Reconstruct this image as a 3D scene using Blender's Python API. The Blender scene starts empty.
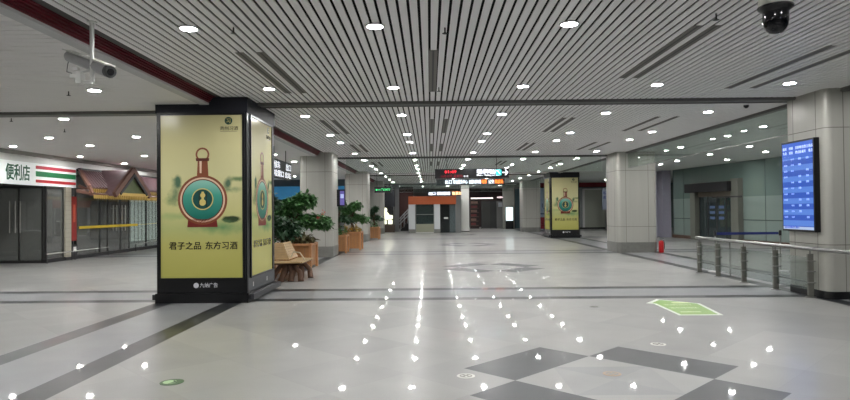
import bpy, bmesh, math, random
from mathutils import Vector, Matrix
random.seed(7)
SC = bpy.context.scene
COL = SC.collection
PI = math.pi

# ---------------------------------------------------------------- camera
cam_d = bpy.data.cameras.new('camera'); cam = bpy.data.objects.new('camera', cam_d); COL.objects.link(cam)
cam_d.sensor_width = 36.0; cam_d.lens = 36.0 * 615 / 850; cam_d.clip_end = 300; cam_d.clip_start = 0.05
PITCH, YAW, ROLL = 0.01634, 0.008, 0.0094
F = Vector((-math.sin(YAW) * math.cos(PITCH), math.cos(YAW) * math.cos(PITCH), math.sin(PITCH)))
R0 = F.cross(Vector((0, 0, 1))).normalized(); U0 = R0.cross(F)
Rr = R0 * math.cos(ROLL) - U0 * math.sin(ROLL); Uu = U0 * math.cos(ROLL) + R0 * math.sin(ROLL)
m = Matrix.Identity(4)
for i in range(3):
    m[i][0] = Rr[i]; m[i][1] = Uu[i]; m[i][2] = -F[i]
m[0][3], m[1][3], m[2][3] = 0, 0, 1.55
cam.matrix_world = m
SC.camera = cam

# ---------------------------------------------------------------- world, exposure
w = bpy.data.worlds.new('world'); SC.world = w; w.use_nodes = True
w.node_tree.nodes['Background'].inputs[0].default_value = (0.75, 0.85, 1, 1)
w.node_tree.nodes['Background'].inputs[1].default_value = 0.05
SC.view_settings.view_transform = 'Standard'; SC.view_settings.look = 'None'
SC.view_settings.gamma = 1; SC.view_settings.use_curve_mapping = False
SC.view_settings.exposure = 0.0
LAMP = 405.0          # strength of the downlight discs
try:
    SC.cycles.use_denoising = True
    SC.cycles.use_light_tree = True
    SC.cycles.max_bounces = 8; SC.cycles.diffuse_bounces = 4; SC.cycles.glossy_bounces = 4
    SC.cycles.transparent_max_bounces = 16
    SC.cycles.sample_clamp_indirect = 8
except Exception: pass

# ---------------------------------------------------------------- materials
def lin(c):
    return tuple((x / 255 / 12.92 if x / 255 <= 0.04045 else ((x / 255 + 0.055) / 1.055) ** 2.4) for x in c)
MC = {}
def mat(name, rgb, rough=0.5, metal=0.0, emit=0.0, ecol=None, noise=0.06, nscale=12.0, bump=0.0, spec=0.5, stretch=None):
    """rgb 0..255 sRGB. A noise breaks up the colour a little."""
    if name in MC: return MC[name]
    mt = bpy.data.materials.new(name); mt.use_nodes = True
    nt = mt.node_tree; b = nt.nodes['Principled BSDF']
    c = lin(rgb)
    b.inputs['Roughness'].default_value = rough; b.inputs['Metallic'].default_value = metal
    b.inputs['Specular IOR Level'].default_value = spec
    tc = nt.nodes.new('ShaderNodeTexCoord'); nz = nt.nodes.new('ShaderNodeTexNoise')
    mp = nt.nodes.new('ShaderNodeMapping'); nt.links.new(tc.outputs['Object'], mp.inputs[0]); nt.links.new(mp.outputs[0], nz.inputs['Vector'])
    if stretch: mp.inputs['Scale'].default_value = stretch
    nz.inputs['Scale'].default_value = nscale; nz.inputs['Detail'].default_value = 3
    mx = nt.nodes.new('ShaderNodeMix'); mx.data_type = 'RGBA'
    mx.inputs[6].default_value = (*[x * (1 - noise) for x in c], 1); mx.inputs[7].default_value = (*[min(1, x * (1 + noise)) for x in c], 1)
    nt.links.new(nz.outputs['Fac'], mx.inputs[0]); nt.links.new(mx.outputs[2], b.inputs['Base Color'])
    if emit:
        b.inputs['Emission Color'].default_value = (*lin(ecol or rgb), 1); b.inputs['Emission Strength'].default_value = emit
    if bump:
        bp = nt.nodes.new('ShaderNodeBump'); bp.inputs['Strength'].default_value = bump; bp.inputs['Distance'].default_value = 0.01
        nt.links.new(nz.outputs['Fac'], bp.inputs['Height']); nt.links.new(bp.outputs[0], b.inputs['Normal'])
    MC[name] = mt; return mt

def glass(name, tint=(0.9, 0.97, 0.95), opac=0.0, body=(120, 140, 135), refl=1.0, rough=0.02):
    if name in MC: return MC[name]
    mt = bpy.data.materials.new(name); mt.use_nodes = True
    nt = mt.node_tree; nt.nodes.clear()
    out = nt.nodes.new('ShaderNodeOutputMaterial'); tr = nt.nodes.new('ShaderNodeBsdfTransparent'); tr.inputs[0].default_value = (*tint, 1)
    gl = nt.nodes.new('ShaderNodeBsdfGlossy'); gl.inputs['Roughness'].default_value = rough
    df = nt.nodes.new('ShaderNodeBsdfDiffuse'); df.inputs[0].default_value = (*lin(body), 1)
    m1 = nt.nodes.new('ShaderNodeMixShader'); m1.inputs[0].default_value = opac
    nt.links.new(tr.outputs[0], m1.inputs[1]); nt.links.new(df.outputs[0], m1.inputs[2])
    fr = nt.nodes.new('ShaderNodeFresnel'); fr.inputs[0].default_value = 1.5
    mu = nt.nodes.new('ShaderNodeMath'); mu.operation = 'MULTIPLY'; mu.inputs[1].default_value = refl; mu.use_clamp = True
    nt.links.new(fr.outputs[0], mu.inputs[0])
    m2 = nt.nodes.new('ShaderNodeMixShader'); nt.links.new(mu.outputs[0], m2.inputs[0])
    nt.links.new(m1.outputs[0], m2.inputs[1]); nt.links.new(gl.outputs[0], m2.inputs[2]); nt.links.new(m2.outputs[0], out.inputs[0])
    MC[name] = mt; return mt

def emis(name, rgb, s):
    if name in MC: return MC[name]
    mt = bpy.data.materials.new(name); mt.use_nodes = True
    nt = mt.node_tree; b = nt.nodes['Principled BSDF']
    b.inputs['Base Color'].default_value = (*lin(rgb), 1)
    b.inputs['Emission Color'].default_value = (*lin(rgb), 1); b.inputs['Emission Strength'].default_value = s
    MC[name] = mt; return mt

# little node-expression helper for the procedural floor and the posters
class N:
    def __init__(s, nt): s.nt = nt
    def v(s, x, inp):
        if isinstance(x, (int, float)): inp.default_value = x
        else: s.nt.links.new(x, inp)
    def m(s, op, a, b=None, c=None, clamp=False):
        n = s.nt.nodes.new('ShaderNodeMath'); n.operation = op; n.use_clamp = clamp
        s.v(a, n.inputs[0])
        if b is not None: s.v(b, n.inputs[1])
        if c is not None: s.v(c, n.inputs[2])
        return n.outputs[0]
    def band(s, x, lo, hi):            # 1 when lo < x < hi
        return s.m('MULTIPLY', s.m('GREATER_THAN', x, lo), s.m('LESS_THAN', x, hi))
    def mix(s, f, a, b):
        n = s.nt.nodes.new('ShaderNodeMix'); n.data_type = 'RGBA'
        s.v(f, n.inputs[0])
        for q, i in ((a, 6), (b, 7)):
            if isinstance(q, tuple): n.inputs[i].default_value = (*q, 1)
            else: s.nt.links.new(q, n.inputs[i])
        return n.outputs[2]

# ---------------------------------------------------------------- mesh builder
class MB:
    def __init__(s): s.v = []; s.f = []; s.mi = []; s.cur = 0
    def add(s, vs, fs):
        o = len(s.v); s.v += [tuple(p) for p in vs]
        for f in fs: s.f.append([i + o for i in f]); s.mi.append(s.cur)
        return s
    def box(s, x0, x1, y0, y1, z0, z1):
        vs = [(x, y, z) for z in (z0, z1) for y in (y0, y1) for x in (x0, x1)]
        return s.add(vs, [(0, 2, 3, 1), (4, 5, 7, 6), (0, 1, 5, 4), (2, 6, 7, 3), (0, 4, 6, 2), (1, 3, 7, 5)])
    def obox(s, p, q, wd, hg, up=(0, 0, 1)):        # box bar from p to q
        p = Vector(p); q = Vector(q); d = (q - p).normalized(); u = Vector(up)
        if abs(d.dot(u)) > 0.98: u = Vector((1, 0, 0))
        r = d.cross(u).normalized() * wd / 2; u2 = r.cross(d).normalized() * hg / 2
        vs = [a + b * r + c * u2 for a in (p, q) for b, c in ((-1, -1), (1, -1), (1, 1), (-1, 1))]
        return s.add(vs, [(0, 1, 2, 3), (7, 6, 5, 4), (0, 4, 5, 1), (1, 5, 6, 2), (2, 6, 7, 3), (3, 7, 4, 0)])
    def tube(s, pts, r, n=8, caps=True):
        pts = [Vector(p) for p in pts]; rr = r if isinstance(r, (list, tuple)) else [r] * len(pts)
        vs = []; prev = None
        for i, p in enumerate(pts):
            d = (pts[min(i + 1, len(pts) - 1)] - pts[max(i - 1, 0)]).normalized()
            if prev is None:
                a = Vector((0, 0, 1)) if abs(d.z) < 0.9 else Vector((1, 0, 0))
                x = d.cross(a).normalized()
            else: x = (prev - d * prev.dot(d)).normalized()
            prev = x; y = d.cross(x)
            vs += [p + (x * math.cos(2 * PI * k / n) + y * math.sin(2 * PI * k / n)) * rr[i] for k in range(n)]
        fs = [(i * n + k, i * n + (k + 1) % n, (i + 1) * n + (k + 1) % n, (i + 1) * n + k) for i in range(len(pts) - 1) for k in range(n)]
        if caps: fs += [tuple(range(n - 1, -1, -1)), tuple((len(pts) - 1) * n + k for k in range(n))]
        return s.add(vs, fs)
    def lathe(s, prof, c=(0, 0, 0), n=24):           # prof list of (r, z) around z
        vs = [(c[0] + r * math.cos(2 * PI * k / n), c[1] + r * math.sin(2 * PI * k / n), c[2] + z) for r, z in prof for k in range(n)]
        fs = [(i * n + k, i * n + (k + 1) % n, (i + 1) * n + (k + 1) % n, (i + 1) * n + k) for i in range(len(prof) - 1) for k in range(n)]
        fs += [tuple(range(n - 1, -1, -1)), tuple((len(prof) - 1) * n + k for k in range(n))]
        return s.add(vs, fs)
    def prism(s, poly, a, b, axis='y'):              # poly (u,v) extruded a..b along axis
        n = len(poly)
        def P(u, v, t):
            return {'y': (u, t, v), 'z': (u, v, t), 'x': (t, u, v)}[axis]
        vs = [P(u, v, a) for u, v in poly] + [P(u, v, b) for u, v in poly]
        fs = [tuple(range(n)), tuple(range(2 * n - 1, n - 1, -1))] + [(k, k + n, (k + 1) % n + n, (k + 1) % n) for k in range(n)]
        return s.add(vs, fs)
    def ring(s, cu, cv, ro, ri, a, b, n=40):          # flat ring in xz, between y=a..b
        vs = []
        for t in (a, b):
            for r in (ro, ri):
                vs += [(cu + r * math.cos(2 * PI * k / n), t, cv + r * math.sin(2 * PI * k / n)) for k in range(n)]
        fs = []
        for k in range(n):
            k2 = (k + 1) % n
            fs += [(k, k2, n + k2, n + k), (2 * n + k, 3 * n + k, 3 * n + k2, 2 * n + k2), (k, 2 * n + k, 2 * n + k2, k2), (n + k, n + k2, 3 * n + k2, 3 * n + k)]
        return s.add(vs, fs)
    def build(s, name, m_, parent=None, smooth=False, loc=None, rot=None, bevel=0):
        me = bpy.data.meshes.new(name); me.from_pydata(s.v, [], s.f)
        for mm in (m_ if isinstance(m_, (list, tuple)) else [m_]): me.materials.append(mm)
        for p, i in zip(me.polygons, s.mi): p.material_index = i
        bm = bmesh.new(); bm.from_mesh(me); bmesh.ops.recalc_face_normals(bm, faces=bm.faces); bm.to_mesh(me); bm.free()
        if smooth:
            for p in me.polygons: p.use_smooth = True
            try: me.set_sharp_from_angle(angle=math.radians(40))
            except Exception: pass
        o = bpy.data.objects.new(name, me); COL.objects.link(o)
        if parent: o.parent = parent
        if loc: o.location = loc
        if rot: o.rotation_euler = rot
        if bevel:
            bv = o.modifiers.new('bevel', 'BEVEL'); bv.width = bevel; bv.segments = 2; bv.limit_method = 'ANGLE'
        return o
def circ(cu, cv, r, n=32, sx=1, sy=1): return [(cu + sx * r * math.cos(2 * PI * k / n), cv + sy * r * math.sin(2 * PI * k / n)) for k in range(n)]
def tag(o, label, cat, group=None, kind=None):
    if label: o['label'] = label
    if cat: o['category'] = cat
    if group: o['group'] = group
    if kind: o['kind'] = kind
    return o
def thing(name, label, cat, loc=(0, 0, 0), rz=0, group=None):
    o = bpy.data.objects.new(name, None); COL.objects.link(o); o.location = loc; o.rotation_euler = (0, 0, rz); o.empty_display_size = 0.1
    return tag(o, label, cat, group)
def struct(name, mb, m_, **k):
    o = mb.build(name, m_, **k); o['kind'] = 'structure'; return o
def copy_tree(o, parent=None):
    c = o.copy(); COL.objects.link(c)
    if parent is not None: c.parent = parent
    for ch in list(o.children): copy_tree(ch, c)
    return c
def dup(o, loc, rz=None, label=None, group=None):
    c = copy_tree(o); c.location = loc
    if rz is not None: c.rotation_euler = (0, 0, rz)
    if label: c['label'] = label
    if group: c['group'] = group
    return c
def text(body, size, m_, name='lettering', parent=None, loc=(0, 0, 0), rz=0, align='LEFT', width=None, bold=0.0, ext=0.002):
    """standing lettering, reading along +x and facing -y before rz; real mesh letters"""
    cu = bpy.data.curves.new(name, 'FONT'); cu.body = body; cu.size = size; cu.align_x = align; cu.extrude = ext; cu.resolution_u = 1
    t = bpy.data.objects.new(name + '_tmp', cu); COL.objects.link(t)
    dg = bpy.context.evaluated_depsgraph_get(); dg.update()
    me = bpy.data.meshes.new_from_object(t.evaluated_get(dg)); bpy.data.objects.remove(t)
    if len(me.vertices):
        xs = [v.co.x for v in me.vertices]; sx = width / (max(xs) - min(xs)) if width else 1.0
        for v in me.vertices: v.co = Vector((v.co.x * sx, -v.co.z, v.co.y))
        if bold:                                     # heavier strokes: the letters once more, a little to the side
            bm = bmesh.new(); bm.from_mesh(me); g0 = list(bm.verts) + list(bm.edges) + list(bm.faces)
            for dx, dz in ((bold, 0), (0, bold), (bold, bold)):
                r = bmesh.ops.duplicate(bm, geom=g0); bmesh.ops.translate(bm, verts=[e for e in r['geom'] if isinstance(e, bmesh.types.BMVert)], vec=(dx, 0.0001, dz))
            bm.to_mesh(me); bm.free()
    me.materials.clear(); me.materials.append(m_)
    o = bpy.data.objects.new(name, me); COL.objects.link(o)
    if parent: o.parent = parent
    o.location = loc; o.rotation_euler = (0, 0, rz)
    return o

H = 3.52
# shared materials
M_slat = mat('white_metal_slat', (240, 238, 239), 0.45, noise=0.03, nscale=3)
M_void = mat('dark_void', (10, 10, 12), 0.9)
M_panel = mat('pale_ceiling_panel', (232, 230, 228), 0.5, noise=0.03, nscale=2)
M_joint = mat('panel_joint', (80, 78, 76), 0.7)
M_beam = mat('grey_beam', (98, 98, 96), 0.5)
M_black = mat('black_metal', (9, 10, 14), 0.35)
M_dark = mat('dark_grey', (38, 38, 40), 0.5)
M_steel = mat('brushed_steel', (150, 150, 148), 0.28, 0.9, noise=0.15, nscale=20, stretch=(1, 1, 0.05))
M_skirt = mat('skirting_steel', (128, 128, 124), 0.35, 0.4, noise=0.2, nscale=9)
M_white = mat('white_paint', (225, 225, 222), 0.45)
M_col = mat('column_cladding', (172, 171, 164), 0.36, 0.15, noise=0.10, nscale=2.2, stretch=(3, 3, 0.15))
M_seam = mat('seam_dark', (104, 102, 96), 0.6)
M_wood = mat('varnished_wood', (172, 122, 78), 0.4, noise=0.3, nscale=8, stretch=(1, 1, 8))
M_woodl = mat('bench_wood', (170, 142, 100), 0.45, noise=0.25, nscale=10)
M_bark = mat('bark', (80, 66, 52), 0.9, noise=0.4, nscale=30, bump=0.6)
M_trunk = mat('bench_log', (110, 82, 66), 0.8, noise=0.4, nscale=18, bump=0.4)
M_leaf = mat('leaf_green', (66, 108, 58), 0.45, noise=0.5, nscale=4)
M_leaf2 = mat('leaf_dark', (46, 78, 50), 0.5, noise=0.5, nscale=4)
M_soil = mat('soil', (50, 38, 30), 0.95, noise=0.4, nscale=30, bump=0.5)
G_curt = glass('smoke_curtain_glass', (0.93, 0.97, 0.95), 0.03, refl=0.9)
G_side = glass('side_curtain_glass', (0.94, 0.98, 0.96), 0.02, refl=0.35)
G_shop = glass('shop_glass', (0.82, 0.85, 0.85), 0.5, (140, 143, 140), refl=1.6)  # diffuse grey body painted in for haze and reflections on the panes
G_clear = glass('clear_glass', (0.95, 0.98, 0.97), 0.02, refl=0.6)
M_lampd = emis('lamp_disc', (253, 252, 250), LAMP)
E_white = emis('sign_white', (245, 248, 255), 1.15)
E_orange = emis('sign_orange', (255, 150, 60), 1.6)
E_cyan = emis('sign_cyan', (60, 225, 225), 1.1)
E_red = emis('led_red', (255, 40, 60), 1.4)

# ================================================================ SETTING
# ---- floor: polished granite with dark inlays, all by position on the floor
def floor_mat():
    mt = bpy.data.materials.new('polished_granite_floor'); mt.use_nodes = True; nt = mt.node_tree; b = nt.nodes['Principled BSDF']; n = N(nt)
    tc = nt.nodes.new('ShaderNodeTexCoord'); sp = nt.nodes.new('ShaderNodeSeparateXYZ'); nt.links.new(tc.outputs['Object'], sp.inputs[0])
    x, y = sp.outputs[0], sp.outputs[1]
    s = 0.70710678
    def noise(scale, det=2):
        q = nt.nodes.new('ShaderNodeTexNoise'); q.inputs['Scale'].default_value = scale; q.inputs['Detail'].default_value = det
        nt.links.new(tc.outputs['Object'], q.inputs['Vector']); return q.outputs['Fac']
    # 45 degree tiles of 0.62 m
    T = 0.895
    u = n.m('MULTIPLY', n.m('ADD', x, n.m('SUBTRACT', y, 6.5 + 1.64)), s / T)
    v = n.m('MULTIPLY', n.m('SUBTRACT', n.m('SUBTRACT', y, 6.5 - 1.64), x), s / T)
    iu, iv = n.m('FLOOR', u), n.m('FLOOR', v)
    cb = nt.nodes.new('ShaderNodeCombineXYZ'); nt.links.new(iu, cb.inputs[0]); nt.links.new(iv, cb.inputs[1])
    wn = nt.nodes.new('ShaderNodeTexWhiteNoise'); wn.noise_dimensions = '3D'; nt.links.new(cb.outputs[0], wn.inputs['Vector'])
    base = n.mix(wn.outputs['Value'], lin((142, 142, 140)), lin((154, 154, 151)))
    fu, fv = n.m('FRACT', u), n.m('FRACT', v)
    j = n.m('MAXIMUM', n.m('LESS_THAN', fu, 0.008), n.m('LESS_THAN', fv, 0.008))
    base = n.mix(n.m('MULTIPLY', j, 0.25), base, lin((120, 120, 118)))
    # grey granite strip between the paired bands, bands themselves
    grey = lin((136, 138, 140)); dk = lin((42, 45, 48))
    def modp(q, off, per): return n.m('FLOORED_MODULO', n.m('SUBTRACT', q, off), per)
    yy = modp(y, 10.62, 10.9)
    strip_t = n.m('LESS_THAN', yy, 1.62)
    dark_t = n.m('MAXIMUM', n.m('LESS_THAN', yy, 0.30), n.band(yy, 1.30, 1.62))
    strip_l = n.m('MAXIMUM', n.band(x, -4.72, -3.22), n.band(x, 6.5, 8.1))
    dark_l = n.m('MAXIMUM', n.m('MAXIMUM', n.band(x, -4.72, -4.42), n.band(x, -3.54, -3.22)), n.m('MAXIMUM', n.band(x, 6.5, 6.78), n.band(x, 7.82, 8.1)))
    c = n.mix(n.m('MAXIMUM', strip_t, strip_l), base, grey)
    c = n.mix(n.m('MAXIMUM', dark_t, dark_l), c, dk)
    # diamond medallions repeating down the hall; centre (1.65, 5.6)
    dy = n.m('SUBTRACT', modp(y, 5.6 - 5.45, 10.9), 5.45); dx = n.m('SUBTRACT', x, 1.655)
    a = n.m('MULTIPLY', n.m('ADD', dx, dy), s); d = n.m('MULTIPLY', n.m('SUBTRACT', dy, dx), s)
    aa, ad = n.m('ABSOLUTE', a), n.m('ABSOLUTE', d)
    I, O = 0.635, 1.255
    arm = n.m('MAXIMUM', n.m('MULTIPLY', n.m('LESS_THAN', aa, I), n.band(ad, I, O)), n.m('MULTIPLY', n.m('LESS_THAN', ad, I), n.band(aa, I, O)))
    inner = n.m('MULTIPLY', n.m('LESS_THAN', aa, I), n.m('LESS_THAN', ad, I))
    kite = n.m('LESS_THAN', n.m('ADD', n.m('ABSOLUTE', dx), n.m('MULTIPLY', n.m('ABSOLUTE', dy), 1.0)), 2.0)
    sq = n.m('MULTIPLY', n.m('LESS_THAN', n.m('ABSOLUTE', dx), 0.46), n.m('LESS_THAN', n.m('ABSOLUTE', dy), 0.46))
    tri = n.m('MULTIPLY', sq, n.m('ADD', 0.55, n.m('MULTIPLY', n.m('GREATER_THAN', n.m('MULTIPLY', a, d), 0.0), 0.45)))
    c = n.mix(inner, c, lin((152, 152, 150)))
    c = n.mix(n.m('MULTIPLY', tri, 0.9), c, lin((136, 138, 138)))
    c = n.mix(arm, c, lin((56, 60, 63)))
    sparkle = noise(120, 2); cloud = noise(1.7, 3)
    k = n.m('ADD', n.m('MULTIPLY', n.m('SUBTRACT', sparkle, 0.5), 0.35), n.m('MULTIPLY', n.m('SUBTRACT', cloud, 0.5), 0.25))
    f = n.m('ADD', 1.0, k)
    hs = nt.nodes.new('ShaderNodeHueSaturation'); nt.links.new(c, hs.inputs['Color']); nt.links.new(f, hs.inputs['Value'])
    nt.links.new(hs.outputs[0], b.inputs['Base Color'])
    nt.links.new(n.m('ADD', 0.30, n.m('MULTIPLY', noise(2.3, 3), 0.08)), b.inputs['Roughness'])
    b.inputs['Specular IOR Level'].default_value = 0.32
    b.inputs['Coat Weight'].default_value = 0.26; b.inputs['Coat Roughness'].default_value = 0.03
    return mt
struct('floor', MB().box(-17, 19, -9, 58, -0.1, 0), floor_mat())

# ---- hall ceiling: white metal slats with open gaps, between grey cross beams
BEAMS = [(-0.4, -0.1), (11.08, 11.42), (22.62, 22.86), (34.25, 34.5), (45.9, 46.2)]
mb = MB(); mb.cur = 0
p = 0.1025; k0 = math.ceil(-3.66 / p); k1 = int(6.9 / p)
for k in range(k0, k1):
    x0 = 0.012 + k * p + 0.014
    mb.box(x0, x0 + 0.0745, -9, 57, H, H + 0.01)
mb.cur = 1; mb.box(-3.7, 6.95, -9, 57, H + 0.14, H + 0.16)
mb.cur = 2; mb.box(-3.68, -3.32, -9, 57, H + 0.011, H + 0.02)
struct('ceiling', mb, [M_slat, M_void, M_joint])
# the plain panelled ceiling over the shops, and the one over the entrance
mb = MB()
y = -9.0
while y < 36:
    mb.cur = 0; mb.box(-17, -3.9, y, y + 0.134, 3.40, 3.412); y += 0.15
mb.cur = 1; mb.box(-17, -3.9, -9, 36, 3.415, 3.5)
struct('ceiling_shops', mb, [M_panel, M_joint])
mb = MB()
x = 6.95
while x < 18.9:
    mb.cur = 0; mb.box(x, x + 0.29, -9, 57, H, H + 0.02); x += 0.3
mb.cur = 1; mb.box(6.95, 19, -9, 57, H + 0.015, H + 0.1)
struct('ceiling_entrance', mb, [mat('entrance_ceiling', (196, 202, 198), 0.5), M_joint])
# stepped edge between slats and shop ceiling: dark red face with grooves, grey lip
mb = MB(); mb.cur = 0
for q in range(5):
    z1 = H + 0.02 - q * 0.026
    mb.prism([(-3.68 - q * 0.02, z1), (-3.68 - q * 0.02, z1 - 0.021), (-3.8 - q * 0.02, z1 - 0.021), (-3.8 - q * 0.02, z1)], -9, 57, 'y')
mb.cur = 1; mb.box(-3.92, -3.765, -9, 57, 3.385, 3.425)
struct('trim_1', mb, [mat('dark_red_trim', (104, 20, 36), 0.45), mat('grey_lip', (190, 190, 190), 0.4)])
struct('trim_2', MB().box(6.86, 6.98, -9, 57, H - 0.06, H + 0.1), M_beam)
for i, (a, b_) in enumerate(BEAMS):
    o = MB(); o.box(-3.7, 6.9, a, b_, H - 0.035, H + 0.12)
    o.box(-3.7, 6.9, a + 0.02, a + 0.05, H - 0.05, H)
    o.box(-3.7, 6.9, b_ - 0.05, b_ - 0.02, H - 0.05, H)
    struct('trim_%d' % (3 + i), o, M_beam)
struct('trim_8', MB().box(-17, -3.92, 11.1, 11.35, 3.345, 3.42), mat('shop_beam', (112, 112, 108), 0.5))

# ---- outer walls
M_wall = mat('pale_wall', (170, 170, 165), 0.5)
M_teal = mat('teal_room_wall', (120, 140, 134), 0.6)
struct('wall_rear', MB().box(-17, 19, -9.2, -9, 0, 3.8), M_wall)
struct('wall_far', MB().box(-17, 19, 57, 57.2, 0, 3.8), mat('far_wall', (120, 118, 114), 0.6))
struct('wall_left', MB().box(-17.2, -17, -9, 57, 0, 3.8), mat('back_of_shop', (120, 116, 108), 0.6))
struct('wall_right', MB().box(19, 19.2, -9, 57, 0, 3.8), M_teal)
# ================================================================ DOWNLIGHTS
def make_downlight(name='recessed_downlight'):
    t = thing(name, None, 'ceiling light')
    MB().lathe([(0.088, 0.0), (0.108, -0.004), (0.108, -0.012), (0.086, -0.014), (0.086, -0.002)], n=20).build('trim_ring', M_white, t, True)
    MB().lathe([(0.084, -0.001), (0.080, -0.009)], n=20).build('lamp_disc', M_lampd, t)
    return t
ORD = ['nearest', 'second nearest', 'third', 'fourth', 'fifth', 'sixth', 'seventh', 'eighth', 'ninth', 'tenth', 'eleventh', 'twelfth']
CX = [-2.56, -0.57, 1.50, 3.64, 5.74]; CN = ['leftmost line', 'second line from left', 'third line from left', 'fourth line from left', 'rightmost line']
RY = [-6.4, -3.2, 0.0, 3.3, 6.52, 9.80, 12.66, 15.88, 17.65, 21.1, 23.9, 27.0, 29.2, 32.4, 35.6, 39.0, 42.5, 46.9, 50.5]
first = make_downlight(); used = False
def put_light(x, y, z, label, group):
    global used
    if not used:
        used = True; first.location = (x, y, z); first['label'] = label; first['group'] = group; return
    dup(first, (x, y, z), None, label, group)
for j, y in enumerate(RY):
    for i, x in enumerate(CX):
        if y < 6: lab = 'round lit downlight in the slatted hall ceiling, before the first row in view'
        elif j - 4 < 9: lab = 'lit downlight among the slats, %s row, %s' % (ORD[j - 4], CN[i])
        else: lab = 'tiny lit downlight far down the slatted ceiling, %s row, %s' % (['tenth','eleventh','twelfth','thirteenth','fourteenth','fifteenth'][j-13], CN[i])
        put_light(x, y, H, lab, 'downlights in the slatted hall ceiling')
LX = [-5.02, -7.12, -9.25, -11.35]; LY = [-2.5, 1.5, 5.3, 9.16, 11.9, 14.86, 16.65, 19.85, 22.75, 25.75, 29.0, 32.3]
LN = ['line nearest the red edge', 'second line from red edge', 'third line from red edge', 'line along the shops']
for j, y in enumerate(LY):
    for i, x in enumerate(LX):
        if y < 6 and i in (1, 3): continue
        lab = 'lit downlight in the shop-side ceiling, %s, %s' % (LN[i], 'near rows' if y < 8 else '%s row in view' % ORD[j - 3])
        put_light(x, y, 3.40, lab, 'downlights in the shop-side ceiling')
for i, (x, y) in enumerate([(15.2, 19.0), (15.2, 23.0), (15.6, 27.0), (15.2, 31.0)]):
    put_light(x, y, H, 'added fill downlight in the vestibule behind the teal glass wall, %s one' % ('nearest', 'second', 'third', 'furthest')[i], 'added fill downlights in the glazed vestibule')  # lamps added to brighten the room behind the teal glass
put_light(-14.2, 21.6, 3.40, 'added fill downlight inside the convenience store, hidden behind its fascia', 'added fill downlights inside the shops')  # added lamp, out of view, to lift the dark store interior
put_light(-13.7, 24.4, 3.40, 'added fill downlight inside the canopied shop, hidden behind its roof', 'added fill downlights inside the shops')  # likewise added out of view, for the shop under the canopy
for i, (x, y) in enumerate([(12.3, 13.2), (12.3, 19.0), (12.3, 25.5), (10.4, 16.2)]):
    put_light(x, y, H, 'added fill downlight beside the glass wall past the screen column, %s one' % ('nearest', 'second', 'third', 'innermost')[i], 'downlights in the entrance ceiling')  # extra lamps added to brighten the entrance side
for i, (x, y) in enumerate([(8.16, 4.0), (8.16, 9.0), (8.16, 12.2), (8.16, 15.07), (8.2, 16.95), (8.18, 20.05), (10.37, 19.97), (10.37, 22.8), (10.37, 25.8), (10.4, 27.75), (10.4, 12.6), (10.4, 31.0), (12.3, 16.0), (12.0, 22.0), (10.5, 36.0), (8.3, 37.0), (9.0, 42.0), (12.0, 42.0), (8.2, 26.5)]):
    put_light(x, y, H, ('lit downlight in the entrance ceiling, %s' % (['beside the camera', 'beside the screen column', 'behind the screen column', 'level with the first railing post', 'just past the railing end', 'before the second column', 'beside the second column', 'further in past the column', 'over the glass door', 'beyond the glass door', 'by the barrier belt', 'before the end wall', 'close to the glass wall', 'over the door approach', 'past the end wall', 'behind the far advertising pillar', 'over the far passage', 'over the far white partition', 'left of the glass door'][i])), 'downlights in the entrance ceiling')

# ================================================================ COLUMNS
def column(x0, x1, y0, y1, r, label, skirt, seams=(0.9, 2.86), skirt_m=None, hgt=H + 0.1):
    cx, cy = (x0 + x1) / 2, (y0 + y1) / 2
    t = thing('square_column', label, 'column', (cx, cy, 0), 0)
    a, b_ = (x1 - x0) / 2, (y1 - y0) / 2
    def outline(e):
        pts = []
        for sx, sy, a0 in ((1, 1, 0), (-1, 1, 90), (-1, -1, 180), (1, -1, 270)):
            for q in range(6):
                th = math.radians(a0 + q * 18); pts.append((sx * (a - r) + (r + e) * math.cos(th), sy * (b_ - r) + (r + e) * math.sin(th)))
        return pts
    MB().prism(outline(0), 0, hgt, 'z').build('cladding', M_col, t, True)
    g = MB()
    for z in seams: g.prism(outline(0.002), z, z + 0.012, 'z')
    for s_ in (-0.28, 0.28):
        g.box(s_ * 2 * a - 0.005, s_ * 2 * a + 0.005, -b_ - 0.002, b_ + 0.002, skirt, hgt)
        g.box(-a - 0.002, a + 0.002, s_ * 2 * b_ - 0.005, s_ * 2 * b_ + 0.005, skirt, hgt)
    g.build('seams', M_seam, t)
    MB().prism(outline(0.006), 0, skirt, 'z').build('skirting', skirt_m or M_skirt, t, True)
    return t
column(6.60, 7.95, 10.28, 11.45, 0.12, 'beige clad column nearest the camera on the right, carrying the blue departure screen', 0.13, skirt_m=M_black)
column(6.53, 7.92, 21.5, 22.9, 0.14, 'broad beige clad column on the right with the red extinguisher at its foot', 0.36)
column(6.30, 7.55, 42.0, 43.4, 0.14, 'far beige clad column just left of the distant advertising pillar', 0.3)
column(-4.38, -3.27, 20.6, 22.0, 0.14, 'grey clad column nearest the camera on the left, behind the bonsai-like tree', 0.36)
column(-4.30, -3.15, 31.0, 32.4, 0.14, 'second grey clad column along the left side, behind the middle planters', 0.36)
column(-4.30, -3.12, 41.0, 42.4, 0.14, 'furthest grey clad column on the left, beside the dark light box', 0.36)
# structure wall that runs on from the screen column out of the frame
mb = MB(); mb.cur = 0; mb.box(7.95, 19, 10.32, 10.5, 0, 2.86); mb.cur = 1; mb.box(7.95, 19, 10.34, 10.36, 2.86, H); mb.cur = 2; mb.box(7.95, 19, 10.31, 10.33, 0, 0.13)
struct('wall_side', mb, [M_col, glass('clerestory', (0.3, 0.4, 0.38), 0.4, (50, 70, 66)), M_black])

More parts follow.
